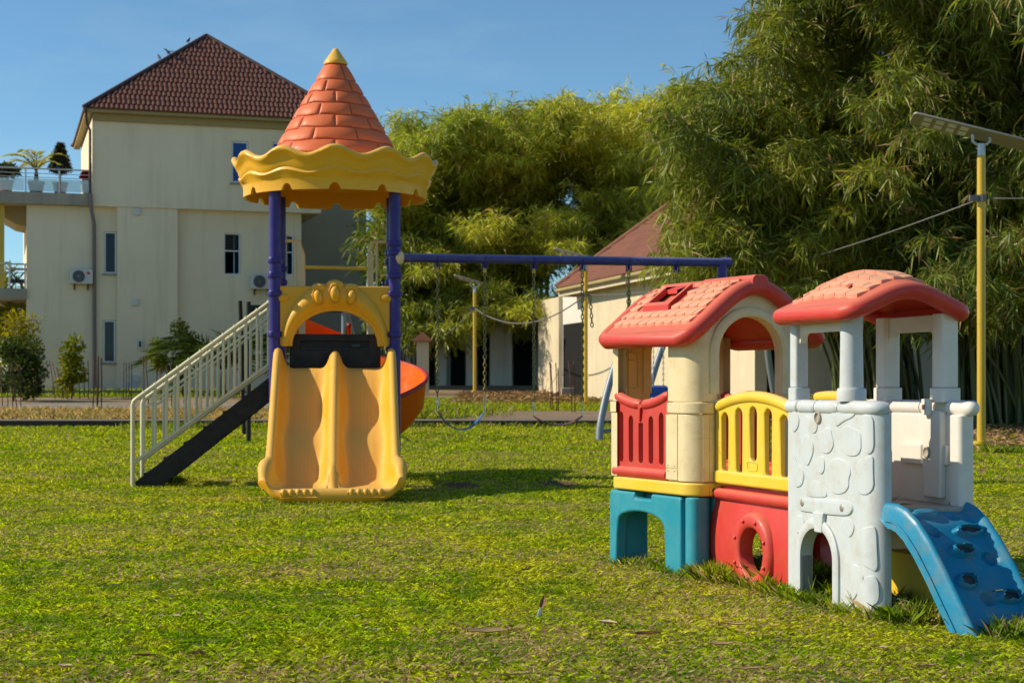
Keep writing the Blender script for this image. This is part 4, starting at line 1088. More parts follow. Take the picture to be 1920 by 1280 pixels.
# --- double slide
PATH = [(-.60, 1.145), (-.68, 1.14), (-.78, 1.095), (-1.0, .945), (-1.25, .765), (-1.5, .585), (-1.75, .41), (-1.95, .285), (-2.12, .20), (-2.28, .145), (-2.42, .115), (-2.54, .105), (-2.64, .105)]
cum = [0]
for a, b in zip(PATH, PATH[1:]): cum.append(cum[-1] + math.hypot(b[0]-a[0], b[1]-a[1]))
LT = cum[-1]
def path(s):
    y = np.interp(s, cum, [p[0] for p in PATH]); z = np.interp(s, cum, [p[1] for p in PATH]); return y, z
def smooth01(x): x = max(0, min(1, x)); return x*x*(3-2*x)
NS, NX = 80, 121
rowsP = []
for i in range(NS+1):
    s = LT*i/NS; y, z = path(s); y2, z2 = path(min(LT, s+.12)); y1, z1 = path(max(0, s-.12))
    t = Vector((0, y2-y1, z2-z1)).normalized(); nrm = Vector((0, -t.z, t.y))
    if nrm.z < 0: nrm = -nrm
    endk = smooth01((s - (LT-.55))/.45)                       # flare and ears at the foot
    ear = math.exp(-((s-(LT-.30))/.15)**2)
    hw = .582 + .035*endk + .03*ear
    hump = .030*math.cos(2*math.pi*(s-.25)/1.02)*(1-endk)
    railh = (.190 + .015*(1-endk)) * (1 - .42*smooth01((s-(LT-.17))/.17)) + .045*ear
    divh = .175*(1 - smooth01((s-(LT-.42))/.34))
    headk = 1 - smooth01(s/.16)
    row = []
    rt = .040 + .030*ear
    for j in range(NX):
        x = -1 + 2*j/(NX-1); X = x*hw; ax = abs(X)
        er = hw - rt
        # rails: round top
        d = ax - er
        if d >= -rt: h = railh - rt + math.sqrt(max(0, rt*rt - d*d)) if railh > .02 else railh
        else:
            inner_ = er - rt - ax                              # distance inward from the rail foot
            h = (railh - rt)*max(0, 1 - inner_/.12)**2.8
        # divider
        dd = ax; rd = .042
        if dd <= rd: hd = divh - rd + math.sqrt(max(0, rd*rd-dd*dd))
        else: hd = (divh - rd*.3)*max(0, 1 - (dd-rd)/.125)**3.0
        wch = max(0, min(1, (er-rt-ax)/.10))*max(0, min(1, (dd-rd)/.1))
        h = max(h, hd, 0) + hump*smooth01(wch)
        c = abs(ax - .28)
        if c < .098: h += .0013*max(0, math.cos((ax-.28)*2*math.pi/.033))*smooth01((LT-.12-s)/.2)
        if headk > 0 and (ax > er-rt-.12 or dd < .14): h *= 1
        P = Vector((X, y, z)) + nrm*h
        row.append((P.x, P.y, P.z))
    # underside so the shell has depth: outer skirts
    Po = Vector((hw, y, z)) - nrm*.10; Pm = Vector((-hw, y, z)) - nrm*.10
    fl = .10*endk
    row = [(-hw + .012 + .03*endk, Pm.y, max(.02, Pm.z) + fl)] + row + [(hw - .012 - .03*endk, Po.y, max(.02, Po.z) + fl)]
    rowsP.append(row)
# rolled lip at the foot
yE, zE = path(LT); lastrow = rowsP[-1]
for (dy, dz) in ((-.035, .022), (-.075, .030), (-.115, .012), (-.135, -.035), (-.125, -.075), (-.09, -.095)):
    row = []
    for j, p in enumerate(lastrow):
        x = -1 + 2*(j-1)/(NX-1); x = max(-1, min(1, x)); k = 1 - .85*abs(x)**4
        q = len(rowsP) - NS; fall = (0, 0, 0, .02, .10, .45, .85)[min(6, q)]; floor_ = .012 + .13*abs(x)**5
        zc = p[2] + dz*k; zc = zc*(1-fall) + floor_*fall
        row.append((p[0]*(1 - .05*fall*abs(x)**3), p[1] + dy*k, max(floor_, zc)))
    rowsP.append(row)
mb = MB(TM); mb.grid(rowsP); slide = obj("double_slide", mb, M["yellow"], tower, smooth=180)
# blunt round heads of the rails and divider
for x, r in ((-.547, .042), (0, .044), (.547, .042)):
    mb = MB(TM); zt_ = 1.145 + (.205 if x else .175)
    mb.tube([(x, -.60, 1.16), (x, -.60, zt_-.05), (x, -.602, zt_-.025), (x, -.606, zt_-.008), (x, -.61, zt_)], [r, r, r*.9, r*.66, r*.2], 16); obj("rail_head", mb, M["yellow"], slide, smooth=180)
for sx_ in (-1, 1):
    mb = MB(TM); mb.tube([(sx_*(.28-.155), -2.757, .105), (sx_*(.28-.155), -2.774, .06), (sx_*(.28+.155), -2.774, .06), (sx_*(.28+.155), -2.757, .105)], .006, 5, closed=True)
    for k in range(5): mb.ball((sx_*.28 + (k-2)*.060, -2.742, .085), (.0315, .030, .05), 12, 8)
    obj("toe_grip", mb, M["yellow"], slide, smooth=180)
mb = MB(TM); mb.prism(rrect(-.42, -2.60, .42, -2.2, .05), -.02, .075); obj("slide_foot", mb, M["red"], slide)

# --- back rails
for s in (-1, 1):
    mb = MB(TM); x0, x1 = s*.49, s*.335
    mb.tube([(x0+s*.06, .575, 2.48), (x0-s*.02, .56, 2.48), (x1+s*.045, .56, 2.475), (x1, .56, 2.33), (x1, .56, 1.16)], .018, 8)
    mb.tube([(x1+s*.085, .56, 2.47), (x1+s*.085, .56, 1.16)], .013, 8)
    mb.box((min(x1-.012, x1+s*.05), .548, 1.16), (max(x1+.012, x1+s*.05), .572, 2.36)); obj("guard_rail", mb, M["tan_rail"], tower, smooth=50)
mb = MB(TM); mb.tube([(-.33, .56, 2.21), (.33, .56, 2.20)], .019, 10); obj("grab_bar", mb, M["sun_yellow"], tower, smooth=60)

# --- red spiral slide at the back
M["maroon"] = plastic("maroon rolled rim", (.42, .025, .02), .4, (.45, .06, .06), .1)
SC = Vector((.26, 1.45, 0)); RC_ = .40
def spiral(k):            # centre line, heading, height
    if k < .18: u = k/.18; return Vector((SC.x-RC_, .60 + (SC.y-.60)*u, 1.15-.04*u)), math.pi/2
    u = (k-.18)/.82; th = math.pi - u*R(300)
    return Vector((SC.x + RC_*math.cos(th), SC.y + RC_*math.sin(th), 1.14 - .33*u - .60*u*u)), th - math.pi/2
mb = MB(TM); P = []
for i in range(61):
    k = i/60; c, h = spiral(k); left = Vector((-math.sin(h), math.cos(h), 0))    # outside of the turn
    sec = []
    for (o, zz_) in ((.30, .34), (.315, .36), (.34, .355), (.345, .33), (.33, .30), (.30, .05), (.18, -.10), (0, -.14), (-.18, -.10), (-.25, .0), (-.28, .20), (-.29, .22), (-.27, .225), (-.245, .2), (-.21, .04), (-.14, -.04), (0, -.07), (.14, -.04), (.25, .08)):
        if abs(o) > .2 and zz_ > .15: zz_ += .24*(1 - smooth01(k/.38))
        sec.append(c + left*o*.95 + Vector((0, 0, zz_)))
    P.append(sec)
mb.grid(P, cv=True); n = len(P[0]); mb.f.append(tuple(range(n))); mb.f.append(tuple(60*n + q for q in range(n))[::-1])
spi = obj("spiral_slide", mb, M["orange"], tower, smooth=60)
for q in (2, 11):
    mb = MB(TM); mb.tube([row[q] + Vector((0, 0, .004)) for row in P], .024, 8); obj("slide_rim", mb, M["maroon"], spi, smooth=180)
M["maroon"]
mb = MB(TM); mb.tube([(SC.x, SC.y, -.1), (SC.x, SC.y, 1.2)], .05, 10); obj("slide_post", mb, M["purple"], tower, smooth=60)

mb = MB(TM); P = []
for k in range(13):      # curved red side wall at the slide entrance
    u = k/12; a = Vector((-.40 + .52*u, .64 + .50*u**.6, 0)); zt_ = 1.70 - .20*u
    P.append([a + Vector((0, 0, 1.13)), a + Vector((0, 0, zt_)), a + Vector((.02, .03, zt_+.01)), a + Vector((.045, .03, zt_)), a + Vector((.045, .03, 1.13))])
mb.grid(P, cv=True); mb.f.append(tuple(range(5))); mb.f.append(tuple(60 + q for q in range(5))[::-1]); obj("slide_wall", mb, M["orange"], spi, smooth=50)
mb = MB(TM); mb.panel([(.64, 1.13), (1.0, 1.13), (1.0, 1.46), (.86, 1.60), (.74, 1.66), (.64, 1.68)], [], lambda a, b, w: (.37 + .035*w, a, b)); obj("slide_wall", mb, M["orange"], spi, bevel=.01)

# --- stairs on the left
stairs_b = Vector((-1.93, 0, 0)); run = 1.93 - .60
mb0 = None
def st(x, y, z): return (x, y, z)
for yy in (-.34, .30):
    mb = MB(TM)      # stringer: black plate
    z_at = lambda x: 1.09*(x + 1.95)/(1.95 - .60)
    pts = [(-1.90, -.01), (-1.93, .05), (-.60, 1.10), (-.60, .875), (-1.66, .03), (-1.64, -.01)]
    mb.panel(pts, [], lambda a, b, w: (a, yy - .01 + .02*w, b)); obj("stringer", mb, M["black"], tower)
for k in range(6):
    x = -1.74 + k*.19; z = .05 + (x+1.93)*.789 - .09
    mb = MB(TM); mb.box((x-.11, -.325, z), (x+.11, .285, z+.03)); obj("tread", mb, M["black"], tower)
SL = (1.83-.85)/(1.93-.60)
bal_me = None
for yy in (-.375, .335):
    mb = MB(TM)
    mb.tube([(-1.945, yy, -.08), (-1.945, yy, .80), (-1.935, yy, .835), (-1.90, yy, .865), (-.60, yy, .865 + 1.30*SL)], .022, 10); rail = obj("stair_railing", mb, M["cream_rail"], tower, smooth=60)
    mb = MB(TM); mb.tube([(-1.94, yy, .235), (-.60, yy, .235 + 1.34*SL)], .017, 8); obj("lower_rail", mb, M["cream_rail"], rail, smooth=60)
    mb = MB(TM); mb.tube([(-1.84, yy, .66), (-1.84, yy, .745), (-1.82, yy, .78), (-.60, yy, .78 + 1.22*SL)], .012, 8); obj("inner_rail", mb, M["cream_rail"], rail, smooth=60)
    for k in range(12):
        x = -1.84 + k*.1085; z0_ = .235 + (x+1.94)*SL; z1_ = .78 + (x+1.82)*SL
        T = TM @ Matrix.Translation((x, yy, z0_))
        if bal_me is None:
            m2 = MB(); m2.tube([(0, 0, 0), (0, 0, .63)], .015, 8); bal_me = mesh_from("baluster", m2.v, m2.f, M["cream_rail"], 60)
        inst("baluster", bal_me, T, rail)

# ============================================================ SWING BEAM
BA, BB = Vector((-1.12, 15.52, 2.225)), Vector((2.17, 16.15, 2.225))
BD = (BB-BA).normalized(); BQ = Vector((-BD.y, BD.x, 0))
mb = MB(); mb.tube([BA, BB], .044, 16); beam = obj("swing_beam", mb, M["beam"], tower, smooth=60)
mb = MB(); mb.tube([BB - BD*.06, BB + BD*.04], .052, 16); mb.tube([BB + Vector((0, 0, .05)), BB + Vector((0, 0, .075))], .012, 6); obj("beam_cap", mb, M["beam"], beam, smooth=60)
mb = MB(); mb.tube([BB - BD*.05 + Vector((0, 0, .0)), BB - BD*.05 + Vector((0, 0, -2.3))], .05, 14); obj("swing_post", mb, M["purple"], tower, smooth=60)
mb = MB(TM); mb.ball((.62, -.60, 2.225), (.05, .05, .07), 12, 8); obj("beam_bracket", mb, M["tan_rail"], tower, smooth=180)
def on_beam(px):
    u = (px-960)/F; k = (u*BA.y - BA.x)/(BD.x - u*BD.y); return BA + BD*k
HANG = [on_beam(p) for p in (820, 909, 1001, 1092, 1179, 1268)]
for p in HANG:
    mb = MB()
    mb.tube([p + BQ*.046 + Vector((0, 0, .02)), p + BQ*.02 + Vector((0, 0, -.085)), p - BQ*.02 + Vector((0, 0, -.085)), p - BQ*.046 + Vector((0, 0, .02))], .008, 6)
    for s in (-1, 1): mb.box((p.x + s*.024 - .005, p.y - .03, p.z - .105), (p.x + s*.024 + .005, p.y + .03, p.z - .02))
    h = obj("hanger", mb, M["purple"], beam)
    mb = MB(); mb.box((p.x-.018, p.y-.016, p.z-.135), (p.x+.018, p.y+.016, p.z-.085)); obj("bearing", mb, M["lampyellow"], h, bevel=.004)
def link(mb, c, d, flip, L=.034, r=.0058, w=.0135):
    d = d.normalized(); a = d.cross(BQ if not flip else BD).normalized()
    mb.tube([c + d*(L*.5*math.sin(q)) + a*(w*math.cos(q)) for q in np.linspace(0, 2*math.pi, 8, endpoint=False)], r, 4, closed=True)
def chain(a, b, parent, mat="chain", pitch=.040):
    n = int((b-a).length/pitch); mb = MB()
    for k in range(n): link(mb, a.lerp(b, (k+.5)/n), b-a, k % 2, pitch*1.28)
    return obj("chain", mb, M[mat], parent, kind="stuff", smooth=180)
def swing(i, j, zhook, zmid, mat, label):
    pa, pb = HANG[i], HANG[j]; ha, hb = Vector((pa.x, pa.y, zhook)), Vector((pb.x, pb.y, zhook))
    t = thing("belt_swing", (pa+pb)/2 - Vector((0, 0, pa.z - zmid)), label, "swing", "belt swings on the blue beam")
    for p, h in ((pa, ha), (pb, hb)):
        chain(p + Vector((0, 0, -.13)), h, t)
        mb = MB(); c = h - Vector((0, 0, .05)); mb.tube([c + Vector((.012*math.cos(q), 0, .05*math.sin(q))) for q in np.linspace(0, 2*math.pi, 12, endpoint=False)], .005, 5, closed=True)
        mb.tube([h - Vector((0, 0, .09)), h - Vector((0, 0, .155))], .009, 6); obj("hook", mb, M["steel"], t)
    ea, eb = ha - Vector((0, 0, .15)), hb - Vector((0, 0, .15)); P = []
    for k in range(25):
        u = k/24; z = zmid + (ea.z-zmid)*abs(2*u-1)**2.1; c = ea.lerp(eb, u); w = .07*min(1, .25 + 1.5*math.sin(math.pi*u))
        c = Vector((c.x, c.y, z)); P.append([c + BQ*w, c + BQ*w + Vector((0, 0, .010)), c - BQ*w + Vector((0, 0, .010)), c - BQ*w])
    mb = MB(); mb.grid(P, cv=True); obj("seat", mb, mat, t, smooth=40)
M["seatblue"] = plastic("blue rubber belt", (.01, .14, .40), .4); M["seatred"] = plastic("dull red rubber belt", (.17, .045, .045), .6)
swing(0, 1, 1-(746-720)/190+.02, 1-(805-720)/190, M["seatblue"], "swing with a bright blue belt seat, nearest to the tower")
swing(2, 3, 1-(752-720)/189, 1-(797-720)/188, M["seatred"], "swing with a dull red belt seat, in the middle of the beam")
# third swing: its chains are knotted up short
t = thing("belt_swing", HANG[4] - Vector((0, 0, 1.2)), "swing whose chains are looped up short, above the red playhouse roof", "swing", "belt swings on the blue beam")
for p in HANG[4:]:
    for s in (-.022, .022):
        a = p + Vector((0, 0, -.22)); chain(p + Vector((0, 0, -.13)), a, t, pitch=.034) if s < 0 else None
        chain(a, p + Vector((s*1.6, 0, -1.15)), t)
mb = MB(); pa, pb = HANG[4] - Vector((0, 0, 1.15)), HANG[5] - Vector((0, 0, 1.15)); P = []
for k in range(17):
    u = k/16; c = pa.lerp(pb, u) - Vector((0, 0, .28*(1-abs(2*u-1)**2))); P.append([c + BQ*.07, c + BQ*.07 + Vector((0, 0, .01)), c - BQ*.07 + Vector((0, 0, .01)), c - BQ*.07])
mb.grid(P, cv=True); obj("seat", mb, M["seatblue"], t, smooth=40)
# short knotted chain end by the second lamp
t = thing("loose_chain", HANG[3] - Vector((0, 0, .6)), "short loose end of chain looped beside the fourth hanger of the beam", "chain")
a = HANG[3] + Vector((.02, -.03, -.30)); chain(a, a + Vector((.055, 0, -.05)), t); chain(a + Vector((.055, 0, -.05)), a + Vector((.075, 0, -.36)), t)
# ============================================================ PLAYHOUSE (house + bridge + tower + ramp)
H0 = Vector((.929, 8.2, 0)); HM = Matrix.Translation(H0) @ Matrix.Rotation(R(28), 4, 'Z')
T0_ = Vector((1.528, 6.735, 0)); TWM = Matrix.Translation(T0_) @ Matrix.Rotation(R(17.5), 4, 'Z')
B0 = Vector((1.322, 7.5, 0)); BM = Matrix.Translation(B0) @ Matrix.Rotation(R(19.8), 4, 'Z')
ph = thing("playhouse", Vector((1.30, 7.7, 0)), "plastic playhouse joining a red roofed cream house, yellow bridge, white tower and blue ramp", "playhouse")
HL, HWD = .82, .75           # along the eave, along the gable
def arc(cx, cy, r, a0, a1, n): return [(cx + r*math.cos(R(a0+(a1-a0)*i/n)), cy + r*math.sin(R(a0+(a1-a0)*i/n))) for i in range(n+1)]
def on_x(x0, t): return lambda a, b, w: (x0 + t*w, a, b)      # panel in a plane X = const, a = Y, b = Z
def on_y(y0, t): return lambda a, b, w: (a, y0 + t*w, b)
def opening(a0, a1, z0, zs, zt, n=12):     # arched doorway outline, from (a1,z0) round to (a0,z0)
    c = (a0+a1)/2; r = (a1-a0)/2
    return [(a1, z0)] + [(c + r*math.cos(R(180*i/n)), zs + (zt-zs)*math.sin(R(180*i/n))) for i in range(n+1)] + [(a0, z0)]

# --- teal base table
def table_face(mb, fn, L):
    out = [(.115, -.04), (.115, .405), (.125, .418), (.40, .418), (.405, .385), (.56, .385), (.565, .418), (L-.01, .418), (L, .405), (L, -.04),
           (.755, -.04), (.745, .20)] + [(.51 + .235*math.cos(R(q)), .215 + .095*math.sin(R(q))**.7) for q in range(10, 171, 16)] + [(.275, .20), (.265, -.04)]
    mb.panel(out, [], fn)
for x0, t_ in ((.0, .07), (HWD-.07, .07)):
    mb = MB(HM); table_face(mb, on_x(x0, t_), HL); obj("base_side", mb, M["teal"], ph, bevel=.018, seg=3)
for (x, y) in ((.0, .0), (HWD-.12, .0)):
    mb = MB(HM); mb.prism(rrect(x+.004, y+.002, x+.125, y+.108, .045, 6), -.04, .418); mb.prism(rrect(x+.135, y+.002, x+.20, y+.09, .02, 4), -.04, .418) if x < .1 else None
    obj("base_corner", mb, M["teal"], ph, bevel=.010)
for x_ in (.072, HWD-.22):
    mb = MB(HM); mb.box((x_, HL-.06, -.02), (x_+.148, HL-.004, .41)); obj("base_leg", mb, M["teal"], ph, bevel=.015)
mb = MB(HM); mb.box((.072, .11, .365), (HWD-.072, HL-.065, .40)); obj("base_top", mb, M["teal"], ph)
# --- yellow floor
mb = MB(HM); mb.prism(rrect(-.014, -.014, HWD+.014, HL+.014, .11, 8), .423, .492); fl = obj("floor_tray", mb, M["sun_yellow"], ph, bevel=.012)
T = HM @ Matrix.Translation((.115, -.016, .455)) @ Matrix.Rotation(R(90), 4, 'X')
mb = MB(T); mb.lathe([(0, .004), (.011, .004), (.011, -.004)], 12); obj("bolt", mb, M["fan"], fl)
mb = MB(T); mb.box((-.024, -.026, -.002), (.024, .026, .003)); obj("bolt_plate", mb, M["sun_yellow"], fl, bevel=.006)
# --- roof profile
def zroof(x):
    s = min(1, abs(x - .375)/.435); return 1.275 + .272*(.42*(.5+.5*math.cos(math.pi*s)) + .58*(1-s**1.8))
# --- gable walls
def gable(y0, t_, name, da=.152, dz=.556):
    top = [(HWD-.09 - (HWD-.18)*i/24, zroof(HWD-.09 - (HWD-.18)*i/24) - .030) for i in range(25)]
    door = opening(da, dz, .498, 1.16, 1.352, 20)
    out = [(.09, .498), ] + door[::-1] + [(HWD-.09, .498)] + top
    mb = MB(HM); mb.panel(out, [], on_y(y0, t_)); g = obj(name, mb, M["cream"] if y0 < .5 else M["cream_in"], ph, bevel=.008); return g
g1_ = gable(.0, .055, "gable_wall"); g2_ = gable(HL-.055, .055, "gable_wall", .235, .60)
def arch_trim(yf, sgn, parent, mat, cx=.355, r0=.204, r1=.256):
    P = []
    pts0 = [(cx - r0, .95)] + [(cx + r0*math.cos(R(180-180*i/24)), 1.16 + (.194)*math.sin(R(180*i/24))) for i in range(25)] + [(cx + r0, .95)]
    pts1 = [(cx - r1, .95)] + [(cx + r1*math.cos(R(180-180*i/24)), 1.16 + (.243)*math.sin(R(180*i/24))) for i in range(25)] + [(cx + r1, .95)]
    for (a, b), (c, d) in zip(pts0, pts1):
        P.append([(a, yf + sgn*.002, b), (a, yf - sgn*.016, b), (a*.75+c*.25, yf - sgn*.020, b*.75+d*.25), (a*.2+c*.8, yf - sgn*.020, b*.2+d*.8), (c, yf - sgn*.012, d), (c, yf + sgn*.002, d)])
    mb = MB(HM); mb.grid(P, cv=True); n = 6; mb.f.append(tuple(range(n))); mb.f.append(tuple((len(P)-1)*n+k for k in range(n))[::-1])
    obj("arch_trim", mb, mat, parent, smooth=40)
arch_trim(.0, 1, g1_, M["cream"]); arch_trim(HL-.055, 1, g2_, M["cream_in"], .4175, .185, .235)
# moulded mock window inside the far gable
T = HM @ Matrix.Translation((.0, HL-.058, 0))
mb = MB(T)
fr = [(.075, .98), (.075, 1.16), (.09, 1.175), (.10, 1.17), (.112, 1.185), (.125, 1.17), (.14, 1.175), (.15, 1.16), (.15, .98)]
mb.tube([(x, 0, z) for x, z in fr], .0045, 6, closed=True); mb.tube([(.078, 0, 1.13), (.147, 0, 1.13)], .004, 6); obj("mock_window", mb, M["cream_in"], g2_, smooth=180)
# --- rounded corner columns
def corner_poly(r, th, ly, lx, fx=1, ox=0.0, oy=0.0, fy=1):
    o = [(0, ly)] + arc(r, r, r, 180, 270, 10) + [(lx, 0)]
    i = [(lx, th)] + arc(r, r, r-th, 270, 180, 10) + [(th, ly)]
    return [(ox + fx*x, oy + fy*y) for x, y in o + i]
def column(ox, oy, fx, fy, ly, lx, mat):
    T = HM
    mb = MB(T); mb.prism(corner_poly(.10, .05, ly, lx, fx, ox, oy, fy), .908, 1.275)
    c = obj("corner_column", mb, mat, ph, bevel=.006)
    mb = MB(T); mb.prism(corner_poly(.11, .06, ly+.004, lx+.004, fx, ox-.012*fx, oy-.012*fy, fy), .848, .905); obj("column_band", mb, mat, c, bevel=.006)
    mb = MB(T); mb.prism(corner_poly(.104, .055, ly-.002, lx-.002, fx, ox-.005*fx, oy-.005*fy, fy), .496, .845); obj("column_base", mb, mat, c, bevel=.006)
    return c
cc = column(-.004, -.004, 1, 1, .235, .135, M["cream"])
column(HWD+.004, -.004, -1, 1, .235, .10, M["cream"]); column(-.004, HL+.004, 1, -1, .045, .10, M["cream"]); column(HWD+.004, HL+.004, -1, -1, .045, .10, M["cream"])
# raised quoins and rivets on the near column base
mb = MB(HM); mb.box((-.0125, .13, .503), (-.009, .234, .56)); mb.box((-.0125, .13, .564), (-.009, .234, .842))
for y in (.15, .215):
    for z in (.548, .576): mb.ball((-.013, y, z), .0045, 8, 6)
obj("quoin", mb, M["cream"], cc)
mb = MB(HM)
for x in (.055, .095): mb.box((x, -.0105, .50), (x+.0015, -.0085, .84))
mb.box((.02, -.0105, .72), (.12, -.0085, .7215)); obj("plank_groove", mb, M["floor"], cc)
# header beams under the eaves
for x0 in (.004,):
    mb = MB(HM); mb.box((x0, .10, 1.225), (x0+.046, HL-.10, 1.272)); obj("eave_beam", mb, M["cream"], ph)
# --- red gates
def gate(x0, flip):
    y0, y1 = .242, .768; n = 14
    def ztop(y): u = (y-y0)/(y1-y0)*2-1; return .885 + .055*u*u
    top = [(y1 - (y1-y0)*i/n, ztop(y1-(y1-y0)*i/n)) for i in range(n+1)]
    if not flip:      # the torn edge in the middle
        top = [p for p in top if abs(p[0]-.505) > .02]; k = next(i for i, p in enumerate(top) if p[0] < .505)
        top[k:k] = [(.515, .885), (.512, .845), (.506, .815), (.500, .85), (.497, .884)]
    slots = []
    for c in (.305, .405, .505, .605, .705):
        zt_ = .80 + (.02 if abs(c-.505) > .15 else 0)
        slots.append([(c + .023*math.cos(R(q)), (zt_ if math.sin(R(q)) >= 0 else .60) + .03*math.sin(R(q))) for q in range(0, 360, 24)])
    if not flip: slots[2] = [(x, min(z, .79)) for x, z in slots[2]]
    mb = MB(HM); mb.panel([(y0, .50), (y1, .50)] + top, slots, on_x(x0, .034)); g = obj("gate", mb, M["red"], ph, bevel=.011, seg=3)
    for (a, b, dz) in (((y0, .497, 0), (.515, y1, 0)) if not flip else ((y0, y1, 0),)):
        mb = MB(HM); mb.tube([(x0+.012, a + (b-a)*i/10, ztop(a+(b-a)*i/10) + .004 + dz) for i in range(11)], [.018] + [.029]*9 + [.018], 12); obj("gate_rail", mb, M["red"], g, smooth=50)
    mb = MB(HM); mb.tube([(x0+.008, y0, .522), (x0+.008, y1, .522)], .030, 12); obj("gate_rail", mb, M["red"], g, smooth=50)
    if not flip:
        mb = MB(HM); mb.add([(x0-.012, .52, .895), (x0-.016, .49, .870), (x0-.010, .503, .80), (x0-.006, .516, .80), (x0+.004, .53, .905), (x0+.0, .49, .88), (x0+.004, .503, .80), (x0+.004, .516, .80)],
                            [(0,1,2,3), (7,6,5,4), (0,4,5,1), (1,5,6,2), (2,6,7,3), (3,7,4,0)])
        obj("torn_flap", mb, M["red"], g)
gate(.004, False); gate(HWD-.04, True)
# --- roof shell
def roof_shell(Mx, xs, y0, y1, zf, th, r, mat, parent, pil=0.0, skip=None):
    """curved roof with a fat rolled rim; rounded plan corners"""
    mb = MB(Mx); x0, x1 = xs; nx, ny = 40, 16; rc = .07
    def yin(x):      # plan rounding at the eave ends
        e = min(x-x0, x1-x); return 0 if e > rc else rc - math.sqrt(max(0, rc*rc-(rc-e)**2))
    top = []; bot = []
    for i in range(nx+1):
        x = x0 + (x1-x0)*i/nx; k = yin(x)
        top.append([(x, y0+k+(y1-y0-2*k)*j/ny, zf(x) + pil*(1-(2*j/ny-1)**2)*(1-(2*i/nx-1)**2)) for j in range(ny+1)]); bot.append([(a, b, c-th) for a, b, c in top[-1]])
    mb.grid(top)
    if skip:
        keep = []
        for f in mb.f:
            c = [sum(top[i // (ny+1)][i % (ny+1)][q] for i in f)/4 for q in (0, 1)]
            if not (skip[0] < c[0] < skip[1] and skip[2] < c[1] < skip[3]): keep.append(f)
        mb.f = keep
    mb.grid(bot)
    shell = obj("roof", mb, mat, parent, smooth=60)
    per = [(x0 + (x1-x0)*i/nx, y0 + yin(x0+(x1-x0)*i/nx)) for i in range(nx+1)] + [(x1 - (x1-x0)*i/nx, y1 - yin(x1-(x1-x0)*i/nx)) for i in range(nx+1)]
    per = [(x, y, zf(x) - r*.93) for x, y in per]
    # even spacing along the straight eaves
    e0 = [p for p in per]; mb = MB(Mx); mb.tube(e0, r, 14, closed=True); rim = obj("roof_rim", mb, M["red"], shell, smooth=180)
    return shell
rs_h = roof_shell(HM, (-.062, HWD+.062), -.03, HL-.01, zroof, .05, .043, M["red"], ph, 0.0, (.108, .245, .39, .61))
def shingles(Mx, parent, zf, x_from, x_to, y0, y1, rows, cols, rnd, hole=None, seed=0, lift=.004, pil=None):
    rg = random.Random(seed); dx = (x_to-x_from)/rows; w = (y1-y0)/cols
    for r in range(rows):
        xa = x_from + dx*r; xb = xa + dx*1.12; off = .5*w if r % 2 else 0
        for c in range(-1, cols+1):
            a = y0 + c*w + off + .0022; b = a + w - .0044
            if b < y0 + w*.3 or a > y1 - w*.3: continue
            a, b = max(a, y0), min(b, y1)
            if hole and xa + dx*.5 > hole[0] and xa+dx*.4 < hole[1] and b > hole[2]+.012 and a < hole[3]-.012: continue
            n = 6; loop = []
            for k in range(n+1):      # rounded lower end
                u = k/n; y = a + (b-a)*u; e = 1-abs(2*u-1)**rnd
                loop.append((xa + dx*.22*(1-e), y))
            pts = []; sg = 1 if x_to > x_from else -1
            hgt = .011 + rg.uniform(-.001, .0015)
            lo = [(x, y, zf(x) + lift + hgt) for x, y in loop]; hi = [(xb, y, zf(xb) + lift*.6) for x, y in loop]; bt = [(x, y, zf(x) - .002) for x, y in loop]
            md = [((x+xb)/2, y, zf((x+xb)/2) + lift + hgt*.55) for x, y in loop]
            mb = MB(Mx); mb.grid([bt, lo, md, hi])
            for e in (0, n): mb.add([bt[e], lo[e], md[e], hi[e], (hi[e][0], hi[e][1], hi[e][2]-.01)], [(0, 1, 2, 3, 4)])
            if pil: mb.v = [Mx @ (q + Vector((0, 0, pil(q.x, q.y)))) for q in (Mx.inverted() @ v for v in mb.v)]
            obj("shingle", mb, M["shingle"], parent, smooth=35)
shingles(HM, rs_h, zroof, -.012, .350, .03, HL-.05, 7, 9, 2.6, (.085, .27, .36, .64), 4)
shingles(HM, rs_h, zroof, HWD+.012, .400, .03, HL-.05, 7, 9, 2.6, None, 5)
# skylight
def sky_pt(x, y, dz): return (x, y, zroof(x) + dz)
mb = MB(HM); X0_, X1_, Y0_, Y1_ = .095, .255, .375, .625
for (xa, xb, ya, yb) in ((X0_, X0_+.022, Y0_, Y1_), (X1_-.018, X1_, Y0_, Y1_), (X0_+.022, X1_-.018, Y0_, Y0_+.022), (X0_+.022, X1_-.018, Y1_-.022, Y1_)):
    P = [sky_pt(x, y, -.005) for x, y in ((xa, ya), (xb, ya), (xb, yb), (xa, yb))] + [sky_pt(x, y, .034) for x, y in ((xa, ya), (xb, ya), (xb, yb), (xa, yb))]
    mb.add(P, [(0,3,2,1),(4,5,6,7),(0,1,5,4),(1,2,6,5),(2,3,7,6),(3,0,4,7)])
sk = obj("skylight", mb, M["red"], rs_h, bevel=.005)

mb = MB(HM); mb.add([sky_pt(x, y, -.020) for x, y in ((.085, .36), (.27, .36), (.27, .64), (.085, .64))], [(0,1,2,3)]); obj("skylight_floor", mb, M["red"], sk)
